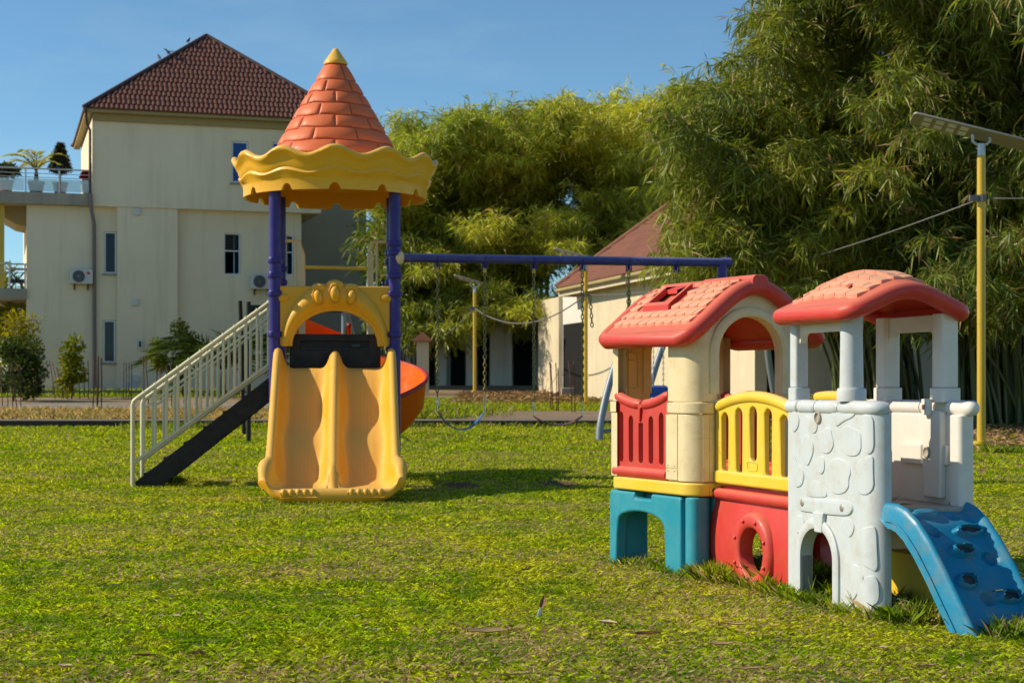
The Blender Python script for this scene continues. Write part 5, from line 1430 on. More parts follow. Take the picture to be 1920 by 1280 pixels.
# ridge cap
mb = MB(HM); prof = [(-.055, -.03), (-.05, .012), (-.03, .026), (.03, .026), (.05, .012), (.055, -.03)]
for (ya, yb, sc) in ((-.072, .40, 1.0), (.402, HL-.0, .78)):
    P = [[(.375 + x*sc, y, zroof(.375) + z*sc - .004) for x, z in prof] for y in (ya, yb)]
    o = len(mb.v); mb.grid(P); mb.f.append(tuple(o+k for k in range(6))); mb.f.append(tuple(o+6+k for k in range(6))[::-1])
obj("ridge_cap", mb, M["red"], rs_h, bevel=.010)

# --- bridge: tunnel, floor, yellow barriers
BL = .81
def barrier(x0, t_, broken):
    n = 20; y0, y1 = .0, BL
    def ztop(y): u = 2*(y-y0)/(y1-y0)-1; return .935 - .062*u*u
    slots = []
    for k, c in enumerate((.10, .255, .405, .555, .705)):
        zt_ = ztop(c) - .085; zb_ = .655 if k == 2 else .585
        slots.append([(c + .037*math.cos(R(q)), (zt_ if math.sin(R(q)) >= 0 else zb_) + .037*math.sin(R(q))) for q in range(0, 360, 20)])
    mb = MB(BM); mb.panel([(y0+.004, .50), (y1-.004, .50)] + [(y1 - (y1-y0)*i/n, ztop(y1-(y1-y0)*i/n)) for i in range(n+1)], slots, on_x(x0, t_)); b = obj("barrier", mb, M["sun_yellow"], ph, bevel=.012, seg=3)
    s = 1 if t_ > 0 else -1
    mb = MB(BM); P = [(x0 + s*.012, y0 + (y1-y0)*i/16, ztop(y0+(y1-y0)*i/16) + .002) for i in range(17)]
    mb.tube(P, [.020] + [.030]*15 + [.020], 12); obj("top_rail", mb, M["sun_yellow"], b, smooth=60)
    if broken:      # cracked open along the top
        mb = MB(BM)
        for (ya, yb, q) in ((.20, .44, .008), (.14, .26, .012), (.40, .50, .005)):
            mb.add([(x0+.002, ya, ztop(ya)+.0315), (x0+.006+q, (ya+yb)/2, ztop((ya+yb)/2)+.034), (x0+.002, yb, ztop(yb)+.0315), (x0+.024, (ya+yb)/2, ztop((ya+yb)/2)+.031)], [(0,1,2,3)])
        obj("crack", mb, M["crackdark"], b)
    mb = MB(BM); mb.prism([(x0 - s*.014, y0+.002), (x0 + s*.03, y0+.002), (x0 + s*.03, y1-.002), (x0 - s*.014, y1-.002)], .492, .56); obj("bottom_rail", mb, M["sun_yellow"], b, bevel=.014)
    mb = MB(BM); pr = rrect(.355, .575, .455, .617, .012, 4); mb.tube([(x0 - s*.001, a, c) for a, c in pr], .003, 6, closed=True); obj("moulded_tag", mb, M["sun_yellow"], b, smooth=180)
M["crackdark"] = plastic("torn edge", (.50, .30, .02), .6)
barrier(.0, .034, True); barrier(.46, -.034, False)
mb = MB(BM); mb.box((.03, -.02, .44), (.43, BL+.06, .478)); obj("bridge_floor", mb, M["red"], ph)
def tunnel(x0, s, hole):
    n = 14; pz, py_ = .178, .356; P = []
    nY, nZ, hr = 61, 33, .124
    # wall bulging outward, split round the porthole as rings from hole to rectangle
    def wallx(z): return x0 - s*(.030*math.sin(math.pi*max(0, min(1, (z+.05)/.47))))
    K = 64; rings = []
    for k in range(K):
        a = 2*math.pi*k/K; c, si = math.cos(a), math.sin(a)
        ts = []
        if c > 1e-6: ts.append((BL+.03-py_)/c)
        if c < -1e-6: ts.append((-.10-py_)/c)
        if si > 1e-6: ts.append((.425-pz)/si)
        if si < -1e-6: ts.append((-.05-pz)/si)
        t_ = min(ts); row = []
        for j in range(11):
            q = hr + (t_-hr)*j/10; y, z = py_ + q*c, pz + q*si
            row.append((wallx(z), y, z))
        rings.append(row)
    mb = MB(BM); mb.grid(rings, cu=True)
    mb.grid([[(p[0] + s*.03, p[1], p[2]) for p in row] for row in rings], cu=True)
    tn = obj("tunnel_wall", mb, M["red"], ph, smooth=60)
    xr = x0 - s*.024
    mb = MB(BM); prof = [(.119, s*.05), (.119, -.020*s), (.127, -.028*s), (.143, -.033*s), (.176, -.031*s), (.190, -.020*s), (.197, .0), (.197, s*.05)]
    P = [[(xr + dx, py_ + r*math.cos(2*math.pi*k/48), pz + r*math.sin(2*math.pi*k/48)) for r, dx in prof] for k in range(48)]
    mb.grid(P, cu=True); ring = obj("porthole", mb, M["red"], tn, smooth=60)
    for k in range(8):
        a = 2*math.pi*(k+.5)/8; mb = MB(BM); mb.ball((xr - s*.035, py_ + .159*math.cos(a), pz + .159*math.sin(a)), (.009, .010, .010), 10, 6); obj("rivet", mb, M["red"], ring, smooth=180)
    mb = MB(BM); mb.tube([(x0 - s*.008, -.012, .440), (x0 - s*.008, BL+.045, .440)], .028, 12); obj("tunnel_rail", mb, M["red"], tn, smooth=60)
tunnel(.012, 1, True); tunnel(.448, -1, True)
# yellow connector at the house end
mb = MB(BM); mb.prism(rrect(-.012, BL+.005, .05, BL+.05, .012, 3), .74, .84); obj("connector", mb, M["sun_yellow"], ph, bevel=.008)

# --- white stone tower
TWL, TWD, RCN = .785, .45, .075
def wpath(u):     # outline along the outer wall: u = 0 at the near end of the corner arc
    q = RCN*math.pi/2
    if u < .0: return (RCN - u, 0.0, 0.0, -1.0)
    if u < q: a = u/q*math.pi/2; return (RCN - RCN*math.sin(a), RCN - RCN*math.cos(a), -math.sin(a), -math.cos(a))
    return (0.0, RCN + (u-q), -1.0, 0.0)
def wall_pt(u, z, out): x, y, nx, ny = wpath(u); return (x + nx*out, y + ny*out, z)
QA = RCN*math.pi/2; UMAX = QA + TWL - RCN
_u = np.linspace(-.02, UMAX, 600); _pts = [TWM @ Vector(wall_pt(u, 0, 0)) for u in _u]
_px = np.array([960 + F*p.x/p.y for p in _pts]); _dd = np.array([p.y for p in _pts])
_i0 = int(np.argmax(_px))
def px2u(px, py):      # photo column/row -> wall coordinates (u, z)
    k = np.interp(-px, -_px[_i0:], np.arange(_i0, 600)); u = np.interp(k, np.arange(600), _u); d = np.interp(k, np.arange(600), _dd)
    return float(u), CH + (HZ-py)*float(d)/F
y_a0, y_a1 = .345, .645
mb = MB(TWM)
flat = [(TWL, -.05), (TWL, .872), (RCN, .872), (RCN, -.05)]
dopen = opening(y_a0, y_a1, -.05, .215, .352, 16)
mb.panel([(RCN, .872), (RCN, -.05)] + dopen[::-1] + [(TWL, -.05), (TWL, .872)], [], on_x(0, .05))
tw = obj("tower_wall", mb, M["white"], ph)
mb = MB(TWM); P = []
for k in range(13):
    u = QA*k/12; P.append([wall_pt(u, -.05, 0), wall_pt(u, .872, 0), wall_pt(u, .872, -.05), wall_pt(u, -.05, -.05)])
P = [[(RCN+.004, 0, -.05), (RCN+.004, 0, .872), (RCN+.004, .05, .872), (RCN+.004, .05, -.05)]] + P
mb.grid(P, cv=True); mb.f.append((3, 2, 1, 0)); obj("tower_corner", mb, M["white"], tw, smooth=60)
# arch band and keystone
P = []; da = opening(y_a0, y_a1, -.05, .215, .352, 20); db = opening(y_a0-.048, y_a1+.048, -.05, .215, .400, 20)
for (a, b), (c, d) in zip(da, db): P.append([(.052, a, b), (-.012, a, b), (-.016, a*.8+c*.2, b*.8+d*.2), (-.016, a*.2+c*.8, b*.2+d*.8), (-.010, c, d), (.0, c, d)])
mb = MB(TWM); mb.grid(P); obj("arch_band", mb, M["white"], tw, smooth=40)
def stone(poly, name="stone", h=.0045, ins=.004, label=None):
    """rounded raised patch following the wall, outline given in photo pixels (crop coordinates)"""
    uv = [px2u(1480 + x/2.668, 700 + y/2.668) for x, y in poly]
    # smooth the outline
    for _ in range(2):
        n = len(uv); new = []
        for i in range(n):
            a, b = uv[i], uv[(i+1) % n]; new += [(a[0]*.75+b[0]*.25, a[1]*.75+b[1]*.25), (a[0]*.25+b[0]*.75, a[1]*.25+b[1]*.75)]
        uv = new
    cu, cz = sum(p[0] for p in uv)/len(uv), sum(p[1] for p in uv)/len(uv)
    def sh(k): return [(p[0]+(cu-p[0])*k, p[1]+(cz-p[1])*k) for p in uv]
    ex = max(max(p[0] for p in uv)-min(p[0] for p in uv), .03); k1 = min(.3, ins*2/ex)
    mb = MB(TWM); loops = [(-.02, -.002), (0, h*.75), (k1*.3, h*.97), (k1, h), (.6, h*1.02)]
    P = [[wall_pt(u, z, o) for u, z in sh(k)] for k, o in loops]
    n = len(uv); mb.grid([list(c) for c in zip(*P)], cu=True)
    o = len(mb.v); mb.add([wall_pt(u, z, h*1.02) for u, z in sh(.6)] + [wall_pt(cu, cz, h*1.02)], [(i, (i+1) % n, n) for i in range(n)])
    return obj(name, mb, M["white"], tw, smooth=60)
STONES = [
 [(14,186),(38,188),(52,228),(46,272),(20,300),(12,250)],
 [(72,205),(92,275),(124,302),(140,286),(144,240),(112,226)],
 [(196,194),(335,194),(320,218),(272,238),(240,266),(222,252),(226,228)],
 [(165,290),(190,268),(210,275),(214,306),(226,350),(214,385),(190,404),(152,388),(160,350),(150,325)],
 [(250,335),(254,285),(290,256),(318,274),(350,284),(362,312),(360,404),(305,417),(260,388)],
 [(84,300),(104,320),(122,348),(122,396),(106,440),(92,466),(58,424),(62,350)],
 [(140,430),(158,408),(174,422),(179,450),(176,490),(160,506),(137,485)],
 [(198,445),(240,418),(292,443),(312,490),(298,530),(300,572),(270,602),(224,602),(204,580),(208,530),(194,490)],
 [(24,400),(40,448),(70,480),(76,522),(62,566),(24,570)],
 [(74,612),(94,566),(130,528),(166,555),(189,595),(188,622)],
 [(30,716),(64,706),(79,740),(70,770),(54,800),(32,796)],
 [(258,742),(280,724),(310,727),(331,765),(310,822),(285,806),(260,780)],
 [(312,955),(335,953),(355,985),(377,1018),(352,1082),(324,1132),(314,1130)],
 [(36,840),(48,850),(46,900),(36,935)],
 [(336,470),(346,440),(388,420),(422,408),(420,470),(426,604),(346,606),(331,540)],
 [(332,805),(360,778),(400,766),(436,762),(440,880),(446,996),(400,972),(352,944),(336,890)],
 [(345,215),(420,196),(424,300),(424,395),(385,408),(372,330)],
 [(338,1085),(384,1010),(446,1010),(454,1138),(418,1158),(404,1206),(352,1180)],
]
for s_ in STONES: stone(s_)
plate_ = stone([(40,610),(60,628),(190,630),(320,640),(318,708),(240,708),(100,692),(40,680)], "name_band", .008, .006)
def wall_disc(cx, cy, r, prof, mat, name, parent, n=16):
    u, z = px2u(1480 + cx/2.668, 700 + cy/2.668); x, y, nx, ny = wpath(u)
    T = TWM @ Matrix.Translation((x, y, z)) @ Vector((nx, ny, 0)).to_track_quat('Z', 'Y').to_matrix().to_4x4()
    mb = MB(T); mb.lathe([(q*r, o) for q, o in prof], n); return obj(name, mb, mat, parent, smooth=40), T
M["screw"] = painted("dull screw", (.45, .38, .34), .4, .6, .3)
for c in ((72, 646), (270, 672)):
    sc_, T = wall_disc(*c, .017, [(0, .011), (.8, .011), (1, .009), (1, .004)], M["screw"], "screw", plate_)
    mb = MB(T); mb.box((-.011, -.002, .0112), (.011, .002, .0125)); mb.box((-.002, -.011, .0113), (.002, .011, .0126)); obj("screw_slot", mb, M["fan"], sc_) if False else None
wall_disc(147, 221, .021, [(0, .002), (.85, .002), (.95, .004), (1.1, .0115), (1.25, .009), (1.3, -.002)], M["floor"], "peg_hole", tw)
ku, kz = px2u(1480+160/2.668, 700+748/2.668); Tk = TWM
mb = MB(TWM); kk = [(ku-.05, .428), (ku+.05, .428), (ku+.034, .335), (ku-.034, .335)]; yk = wpath(ku)[1]
mb.add([(-.020 if w else .0, yk + (a-ku), b) for w in (1, 0) for a, b in kk], [(0,1,2,3), (7,6,5,4), (0,4,5,1), (1,5,6,2), (2,6,7,3), (3,7,4,0)]); obj("keystone", mb, M["white"], tw, bevel=.007)
# rim: four fat rolls
def rim(pts, cuts):
    n = len(pts); L = [0]
    for a, b in zip(pts, pts[1:]): L.append(L[-1] + (Vector(b)-Vector(a)).length)
    for k, (a, b) in enumerate(zip(cuts, cuts[1:])):
        ss = np.linspace(L[-1]*a + .0025, L[-1]*b - .0025, 14); q = [tuple(np.interp(s_, L, [p[j] for p in pts]) for j in range(3)) for s_ in ss]
        mb = MB(TWM); mb.tube(q, [.026] + [.033]*12 + [.026], 14); obj("rim_roll", mb, M["white"], tw, smooth=60)
rp_ = [wall_pt(UMAX + .02 - (UMAX + .02)*i/50, .897, -.018) for i in range(51)] + [(RCN+.0, .018, .897)]
rim(rp_, [0, .14, .34, .60, 1.0])
mb = MB(TWM)
for (a, b) in ((.46, .62), (.04, .22)):
    P = [wall_pt(b + (a-b)*i/6, .9318, -.028 + (.006 if i % 2 else 0)) for i in range(7)] + [wall_pt(a + (b-a)*i/6, .9318, -.006 - (.007 if i % 2 else 0)) for i in range(7)]
    mb.add(P, [tuple(range(14))])
obj("purple_chip", mb, M["purple"], tw)
# posts and lintels
def tpost(x, y, wdt, round_, parent=tw, mt="white"):
    T = TWM @ Matrix.Translation((x, y, 0)); mb = MB(T)
    if round_:
        mb.lathe([(wdt*.54, .93), (wdt*.50, 1.2), (wdt*.52, 1.31)], 18); mb.lathe([(wdt*.5, .925), (wdt*.66, .925), (wdt*.66, .972), (wdt*.62, .982), (wdt*.5, .984)], 18)
        o = obj("tower_post", mb, M[mt], parent, smooth=40)
    else:
        h = wdt/2; mb.prism(rrect(-h, -h, h, h, .012, 3), .985, 1.31); mb.prism(rrect(-h*1.2, -h*1.2, h*1.2, h*1.2, .014, 3), .92, .984); o = obj("tower_post", mb, M[mt], parent, bevel=.005)
    return o
tpost(.035, .258, .098, True); tpost(.035, .745, .066, False)
BX = TWD
# back wall, seen from inside
mb = MB(TWM); mb.panel([(-.0, .0), (TWL, .0), (TWL, .872), (-.0, .872)], [], on_x(BX-.025, .05)); bw_ = obj("tower_back_wall", mb, M["white_bounce"], ph, bevel=.012)
tpost(BX, .175, .085, False, bw_, "white_bounce"); tpost(BX, .655, .085, False, bw_, "white_bounce")
for (x0, x1) in ((.02, .05), (BX-.02, BX+.02)):
    mb = MB(TWM); yA, yB = (.258, .745) if x0 < .1 else (.175, .655); out = [(yA, 1.19), (yA+.052, 1.19), (yA+.060, 1.215), (yA+.085, 1.235), (yB-.075, 1.235), (yB-.05, 1.215), (yB-.042, 1.19), (yB, 1.19), (yB, 1.305), (yA, 1.305)]
    mb.panel(out, [], on_x(x0, x1-x0)); obj("lintel", mb, M["white_bounce"], tw if x0 < .1 else bw_)
mb = MB(TWM); mb.tube([(BX, TWL+.02, .897), (BX, .34, .897)], .033, 14); mb.tube([(BX, .335, .897), (BX, .205, .897)], .031, 14); mb.tube([(BX, .12, .897), (BX, -.03, .897)], [.034, .034], 14); mb.ball((BX, -.03, .897), .0335, 14, 8); obj("rim_roll", mb, M["white_bounce"], bw_, smooth=60)
mb = MB(TWM); mb.prism(rrect(BX-.050, -.015, BX+.028, .075, .024, 5), -.02, .868); obj("corner_post", mb, M["white_bounce"], bw_, bevel=.008)
mb = MB(TWM); mb.box((BX-.048, .295, .64), (BX-.022, .47, .735)); obj("cross_band", mb, M["white_bounce"], bw_, bevel=.010)
mb = MB(TWM); mb.box((BX-.044, .10, .645), (BX-.022, .165, .735)); obj("cross_band", mb, M["white_bounce"], bw_, bevel=.010)
mb = MB(TWM); mb.box((BX-.058, .125, .50), (BX-.022, .27, .885)); pl = obj("latch_board", mb, M["white_bounce"], bw_, bevel=.012)
mb = MB(TWM @ Matrix.Translation((BX-.0585, .225, .70)) @ Matrix.Rotation(R(-90), 4, 'Y')); mb.lathe([(0, .001), (.016, .002), (.02, .008), (.026, .006), (.028, -.002)], 16); obj("peg_hole", mb, M["floor"], pl, smooth=60)
mb = MB(TWM); mb.prism(rrect(BX-.085, .185, BX-.055, .235, .008, 3), .865, .935); mb.box((BX-.087, .198, .888), (BX-.0855, .222, .912)); lt = obj("latch", mb, M["white_bounce"], bw_, bevel=.004)
mb = MB(TWM); mb.box((BX-.089, .20, .89), (BX-.0875, .22, .91)); obj("latch_hole", mb, M["wood"], lt)
mb = MB(TWM); mb.box((.06, -.02, .455), (BX-.03, TWL-.05, .478)); obj("tower_floor", mb, M["floor"], ph)
mb = MB(TWM); mb.prism(rrect(.28, .03, .43, .40, .03, 4), -.02, .26); obj("inner_base", mb, M["sun_yellow"], ph, bevel=.01)
mb = MB(TWM); mb.box((.10, TWL-.10, .74), (.14, TWL-.065, .84)); obj("connector", mb, M["sun_yellow"], ph, bevel=.006)
# straw caught on the floor
rs_ = np.random.RandomState(4); n = 14
Pq = np.array([list(TWM @ Vector((.09 + .07*rs_.rand(), .10 + .2*rs_.rand(), .48 + .01*rs_.rand()))) for _ in range(n)]); Dq = unit(rs_.normal(size=(n, 3))*np.array([1, 1, .5]) + np.array([0, 0, .35]))
o = np_obj("straw", leaves_mesh("straw", Pq, Dq, .07+.06*rs_.rand(n), np.full(n, .005), np.tile(np.array([[.30, .22, .11]]), (n, 1)), M["litter"], rs_)); tag(o, "few dry straws caught on the white tower floor beside the ramp", "straw", None, "stuff")
# roof of the tower
def zroof_t(x):
    s = min(1, abs(x - .225)/.285); return 1.345 + .095*(.62*(.5+.5*math.cos(math.pi*s)) + .38*(1-s*s))
def pil_t(x, y): return .065*(1-min(1, abs((y-.445)/.35))**2)*(1 - min(1, abs(x-.225)/.287)**2)
rs_t = roof_shell(TWM, (-.062, .512), .10, TWL+.01, zroof_t, .02, .038, M["red"], ph, .065)
shingles(TWM, rs_t, zroof_t, -.012, .225, .15, TWL-.04, 4, 6, 2.0, None, 6, .004, pil_t)
shingles(TWM, rs_t, zroof_t, .462, .226, .15, TWL-.04, 4, 6, 2.0, None, 7, .004, pil_t)
for (x, y) in ((.045, .30), (.005, .70)):
    mb = MB(TWM); mb.add([(x+a, y+b, zroof_t(x+a) + pil_t(x+a, y+b) + .0185) for a, b in ((-.012, -.014), (.002, -.018), (.014, -.01), (.010, .012), (-.004, .02), (-.014, .006))], [tuple(range(6))]); obj("torn_hole", mb, M["cone"], rs_t)

# --- blue climbing ramp
RM = Matrix.Translation(TWM @ Vector((.045, -.015, 0))) @ Matrix.Rotation(R(27), 4, 'Z')
RW = .405
RP = [(-.03, .462), (.05, .460), (.10, .445), (.16, .405), (.23, .335), (.31, .235), (.39, .125), (.46, .03), (.50, -.03)]
rc = [0]
for a, b in zip(RP, RP[1:]): rc.append(rc[-1] + math.hypot(b[0]-a[0], b[1]-a[1]))
def rpt(s): return np.interp(s, rc, [p[0] for p in RP]), np.interp(s, rc, [p[1] for p in RP])
NR = 64; P = []
DIMP = [(.27, .135, .036, .026), (.105, .225, .034, .026), (.315, .375, .040, .030), (.20, .56, .036, .03), (.10, .50, .0, .0)]
def rframe(s):
    y, z = rpt(s); y2, z2 = rpt(min(rc[-1], s+.03)); y1, z1 = rpt(max(0, s-.03)); t = Vector((0, -(y2-y1), z2-z1)).normalized(); nn = Vector((0, t.z, -t.y)); 
    if nn.z < 0: nn = -nn
    return Vector((0, -y, z)), t, nn
NXR = 61
for i in range(NR+1):
    s = rc[-1]*i/NR; c, t, nn = rframe(s); row = []
    lip = 1 - smooth01(s/.06)
    row.append(Vector((-.012, 0, 0)) + c - nn*(.066 - .03*lip)); row.append(Vector((-.006, 0, 0)) + c - nn*.03)
    for j in range(NXR):
        x = RW*j/(NXR-1); e = min(x, RW-x); h = .040*(1 - smooth01((e-.018)/.040)) if e > .018 else .040 - .024*(1-e/.018)**2
        dim = 0
        for (dx, ds, ra, rb) in DIMP:
            if ra > 0:
                q = math.hypot((x-dx)/ra, (s-ds)/rb); dim = max(dim, .030*(1 - smooth01((q-.75)/.35)))
        row.append(Vector((x, 0, 0)) + c + nn*(h - dim))
    row.append(Vector((RW+.006, 0, 0)) + c - nn*.03); row.append(Vector((RW+.012, 0, 0)) + c - nn*(.066 - .03*lip))
    P.append([tuple(v) for v in row])
mb = MB(RM); mb.grid(P); rampo = obj("climbing_ramp", mb, M["blue"], ph, smooth=60)
mb = MB(RM); mb.grid([[(.01 + (RW-.02)*k, (Vector(r[0]).y+Vector(r[-1]).y)/2 + .0, (r[0][2]+r[-1][2])/2 + .03) for k in (0, 1)] for r in P]); obj("ramp_underside", mb, M["blue"], rampo, smooth=60)
for side in (0, 1):      # groove line down the outer skirt
    mb = MB(RM); pts = []
    for i in range(3, NR-2):
        c, t, nn = rframe(rc[-1]*i/NR); pts.append(Vector((-.0105 if side == 0 else RW+.0105, 0, 0)) + c - nn*.036)
    mb.tube(pts, .0035, 5); obj("skirt_bead", mb, M["blue"], rampo, smooth=180)
def knob(x, s, rx, ry, h, seed, torn):
    c, t, nn = rframe(s); T = RM @ Matrix.Translation(Vector((x, 0, 0)) + c) @ Matrix(((1, 0, 0), (0, -t.y, nn.y), (0, -t.z, nn.z))).to_4x4()
    rg = random.Random(seed); n = 20; prof = [(1.18, -.004), (1.02, h*.45), (.90, h*.9), (.72, h*1.05)] + ([(.74, h*.9), (.68, h*.2)] if torn else [(.4, h*1.12), (.05, h*1.1)])
    P = []
    for k in range(n):
        a = 2*math.pi*k/n; j = 1 + rg.uniform(-.12, .12) if torn else 1 + .05*math.sin(3*a)
        P.append([(1.18*rx*q*math.cos(a)*(j if q < 1 else 1), ry*q*math.sin(a)*(j if q < 1 else 1), z*(1 + (rg.uniform(-.35, .25) if torn and q < .95 else 0))) for q, z in prof])
    mb = MB(T); mb.grid(P, cu=True); o = obj("foothold", mb, M["blue"], rampo, smooth=50, label="foothold torn open at the top" if torn else None)
    if torn:
        mb = MB(T); mb.add([(1.18*rx*.76*math.cos(2*math.pi*k/n), ry*.76*math.sin(2*math.pi*k/n), h*.35) for k in range(n)], [tuple(range(n))]); obj("hollow", mb, M["hollow"], o)
knob(.135, .115, .055, .026, .022, 1, False); knob(.285, .235, .068, .028, .024, 2, True); knob(.185, .335, .055, .030, .028, 3, True)
knob(.135, .475, .046, .036, .024, 4, True); knob(.315, .56, .056, .030, .026, 5, True)
# ============================================================ GRASS
def in_frustum(x, y, m=1.1): return np.abs(x) < (.335*y + m)
def patchy(x, y, s):
    return .22*vnoise(x*.9+31, y*.9+7, s) + .38*vnoise(x*3.7+3, y*3.7, s+1) + .40*vnoise(x*9, y*9, s+2)
def worn(x, y):
    """bare scuffed soil under the swings, 0..1"""
    k = np.zeros_like(x)
    for p in ((HANG[0]+HANG[1])/2, (HANG[2]+HANG[3])/2, (HANG[4]+HANG[5])/2):
        k = np.maximum(k, np.clip(1.5 - 1.3*np.hypot((x-p.x)/.26, (y-p.y-.1)/.62), 0, 1))
    return k
def blades(rs, x, y, L, W, lean, seed, bright=1.0, pal=None, dryamt=.22):
    n = len(x); z = np.interp(y, [a for a, b in ZT], [b for a, b in ZT]) + .004
    a = rs.rand(n)*6.283; ln = lean*(.35 + 1.1*rs.rand(n))
    D = unit(np.stack([np.cos(a)*ln, np.sin(a)*ln, np.ones(n)], 1)); S = np.stack([-np.sin(a + rs.normal(size=n)*.6), np.cos(a + rs.normal(size=n)*.6), np.zeros(n)], 1)
    B = np.stack([x, y, z], 1); h = D*L[:, None]
    mid = B + h*.55; tip = B + h + np.stack([np.cos(a), np.sin(a), -.5*np.ones(n)], 1)*(L*.28*ln)[:, None]
    w = S*(W*.5)[:, None]
    V = np.stack([B-w, B+w, mid+w*.9, tip], 1).reshape(-1, 3); i = np.arange(n)*4
    Fc = np.stack([i, i+1, i+2, i, i+2, i+3], 1).ravel()
    p = patchy(x, y, seed); g = np.array(pal[0] if pal else (.30, .43, .013)); yl = np.array(pal[1] if pal else (.56, .55, .036)); dr = np.array((.55, .40, .21))
    k = np.clip((p-.28)*1.9 + .35*(rs.rand(n)-.5), 0, 1)[:, None]
    c = (g*(1-k) + yl*k)*(.30 + 1.4*rs.rand(n, 1)**1.3)
    q = np.clip((.5*vnoise(x*3.6+17, y*4.6+3, seed+21) + .5*vnoise(x*9.7, y*9.7, seed+22) - .62)*7, 0, .8)[:, None]
    c = c*(1-q) + np.array((.13, .25, .012))*(.7 + .6*rs.rand(n, 1))*q      # darker, lusher tufts
    dp = dryamt*np.clip(.3 + 2.4*(vnoise(x*1.3+11, y*1.3+5, seed+9)-.42), .15, 1.6)
    m = rs.rand(n) < dp; c[m] = dr*(.55 + .7*rs.rand(m.sum(), 1))
    return V, Fc, np.repeat(c*bright, 4, 0)
def grass(name, seed, y0, y1, dens, L0, W0, lean, dry, keepout=True):
    rs = np.random.RandomState(seed); A = (.335*(y0+y1) + .5)*(y1-y0); n = int(A*dens)
    y = y0 + (y1-y0)*rs.rand(n); hw = .335*y1 + 1.1; n = int(n*hw*2/( .335*(y0+y1) + .5)); y = y0 + (y1-y0)*rs.rand(n); x = (rs.rand(n)*2-1)*hw
    k = in_frustum(x, y) & (rs.rand(n) > worn(x, y)*.97) & (y < 27.9)
    thin = vnoise(x*1.9+2, y*1.9+8, seed+5); th2 = vnoise(x*4.3+5, y*4.3+1, seed+6); k &= rs.rand(n) > np.clip(.45*np.clip((thin-.58)*4, 0, 1) + .5*np.clip((th2-.68)*5, 0, 1), 0, .75)
    x, y = x[k], y[k]; n = len(x)
    L = L0*(.5 + .9*rs.rand(n))*(.75 + .5*vnoise(x*2.3, y*2.3, seed+3)); W = W0*(.7 + .6*rs.rand(n))
    V, Fc, c = blades(rs, x, y, L, W, lean, 3, 1, None, dry)
    o = np_obj(name, np_mesh(name, V, Fc, 3, M["grass"], c)); o["kind"] = "stuff"; return o, V, Fc, c
M['bare'] = groundmat('scuffed soil', [(.3, (.15, .085, .06)), (.7, (.22, .135, .095))], 6, 60)
parts = []
for args in ((1, 5.0, 7.5, 12000, .031, .0034, 1.8, .30), (2, 7.5, 11, 6800, .031, .0044, 1.7, .28), (3, 11, 16, 2800, .032, .0070, 1.5, .22), (4, 16, 22, 1200, .038, .013, 1.1, .16), (5, 22, 28, 800, .05, .015, .9, .12)):
    o, V, Fc, c = grass("grass", *args); parts.append((V, Fc, c)); me = o.data; bpy.data.objects.remove(o); bpy.data.meshes.remove(me)
Vs = []; Fs = []; Cs = []; off = 0
for V, Fc, c in parts: Vs.append(V); Fs.append(Fc + off); Cs.append(c); off += len(V)
for k, (hh, w_) in enumerate((((HANG[0]+HANG[1])/2, .17), ((HANG[2]+HANG[3])/2, .23), ((HANG[4]+HANG[5])/2, .2))):
    mb = MB(); rg = random.Random(k); n_ = 26; c_ = Vector((hh.x, hh.y + .15, .0105))
    mb.add([c_] + [c_ + Vector((math.cos(2*math.pi*i/n_)*w_*rg.uniform(.85, 1.15), math.sin(2*math.pi*i/n_)*w_*2.2*rg.uniform(.85, 1.15), 0)) for i in range(n_)], [(0, i+1, (i+1) % n_ + 1) for i in range(n_)])
    o = obj("bare_soil", mb, M["bare"]); o["kind"] = "structure"
# flat dead thatch between the blades
for (sd, y0, y1, dn, L0, W0) in ((61, 5.0, 7.5, 4200, .034, .0032), (62, 7.5, 11, 2400, .036, .0042), (63, 11, 16, 800, .04, .006)):
    rs = np.random.RandomState(sd); hw = .335*y1 + .3; n = int(2*hw*(y1-y0)*dn*.7); x = (rs.rand(n)*2-1)*hw; y = y0 + (y1-y0)*rs.rand(n)
    k = in_frustum(x, y); x, y = x[k], y[k]; n = len(x); V, Fc, c = blades(rs, x, y, L0*(.2+.5*rs.rand(n))*.45, W0*(.7+.6*rs.rand(n)), 5.0, 3)
    V[:, 2] += np.repeat(.012*rs.rand(n)**2, 4); c = np.repeat(np.array([[.36, .25, .13]])*(.25 + 1.1*rs.rand(n, 1)), 4, 0)
    Vs.append(V); Fs.append(Fc + off); Cs.append(c); off += len(V)
# longer unmown tufts round the feet of the play equipment and along the kerb
def fringe(seed, pts, rad, n, L0, W0):
    rs = np.random.RandomState(seed); k = rs.randint(0, len(pts), n); P = np.array([(p[0], p[1]) for p in pts])[k]
    xy = P + rs.normal(size=(n, 2))*rad
    return blades(rs, xy[:, 0], xy[:, 1], L0*(.25 + .85*rs.rand(n)), W0*.52*(.7+.6*rs.rand(n)), .62, 40 + seed, 1.0, ((.13, .23, .016), (.44, .46, .035)), .2)
def seg(a, b, n): return [tuple(Vector(a).lerp(Vector(b), i/(n-1))) for i in range(n)]
hw_ = lambda x, y: tuple(HM @ Vector((x, y, 0)))[:2]; tw_ = lambda x, y: tuple(TWM @ Vector((x, y, 0)))[:2]; bw2 = lambda x, y: tuple(BM @ Vector((x, y, 0)))[:2]; rw_ = lambda x, y: tuple(RM @ Vector((x, y, 0)))[:2]
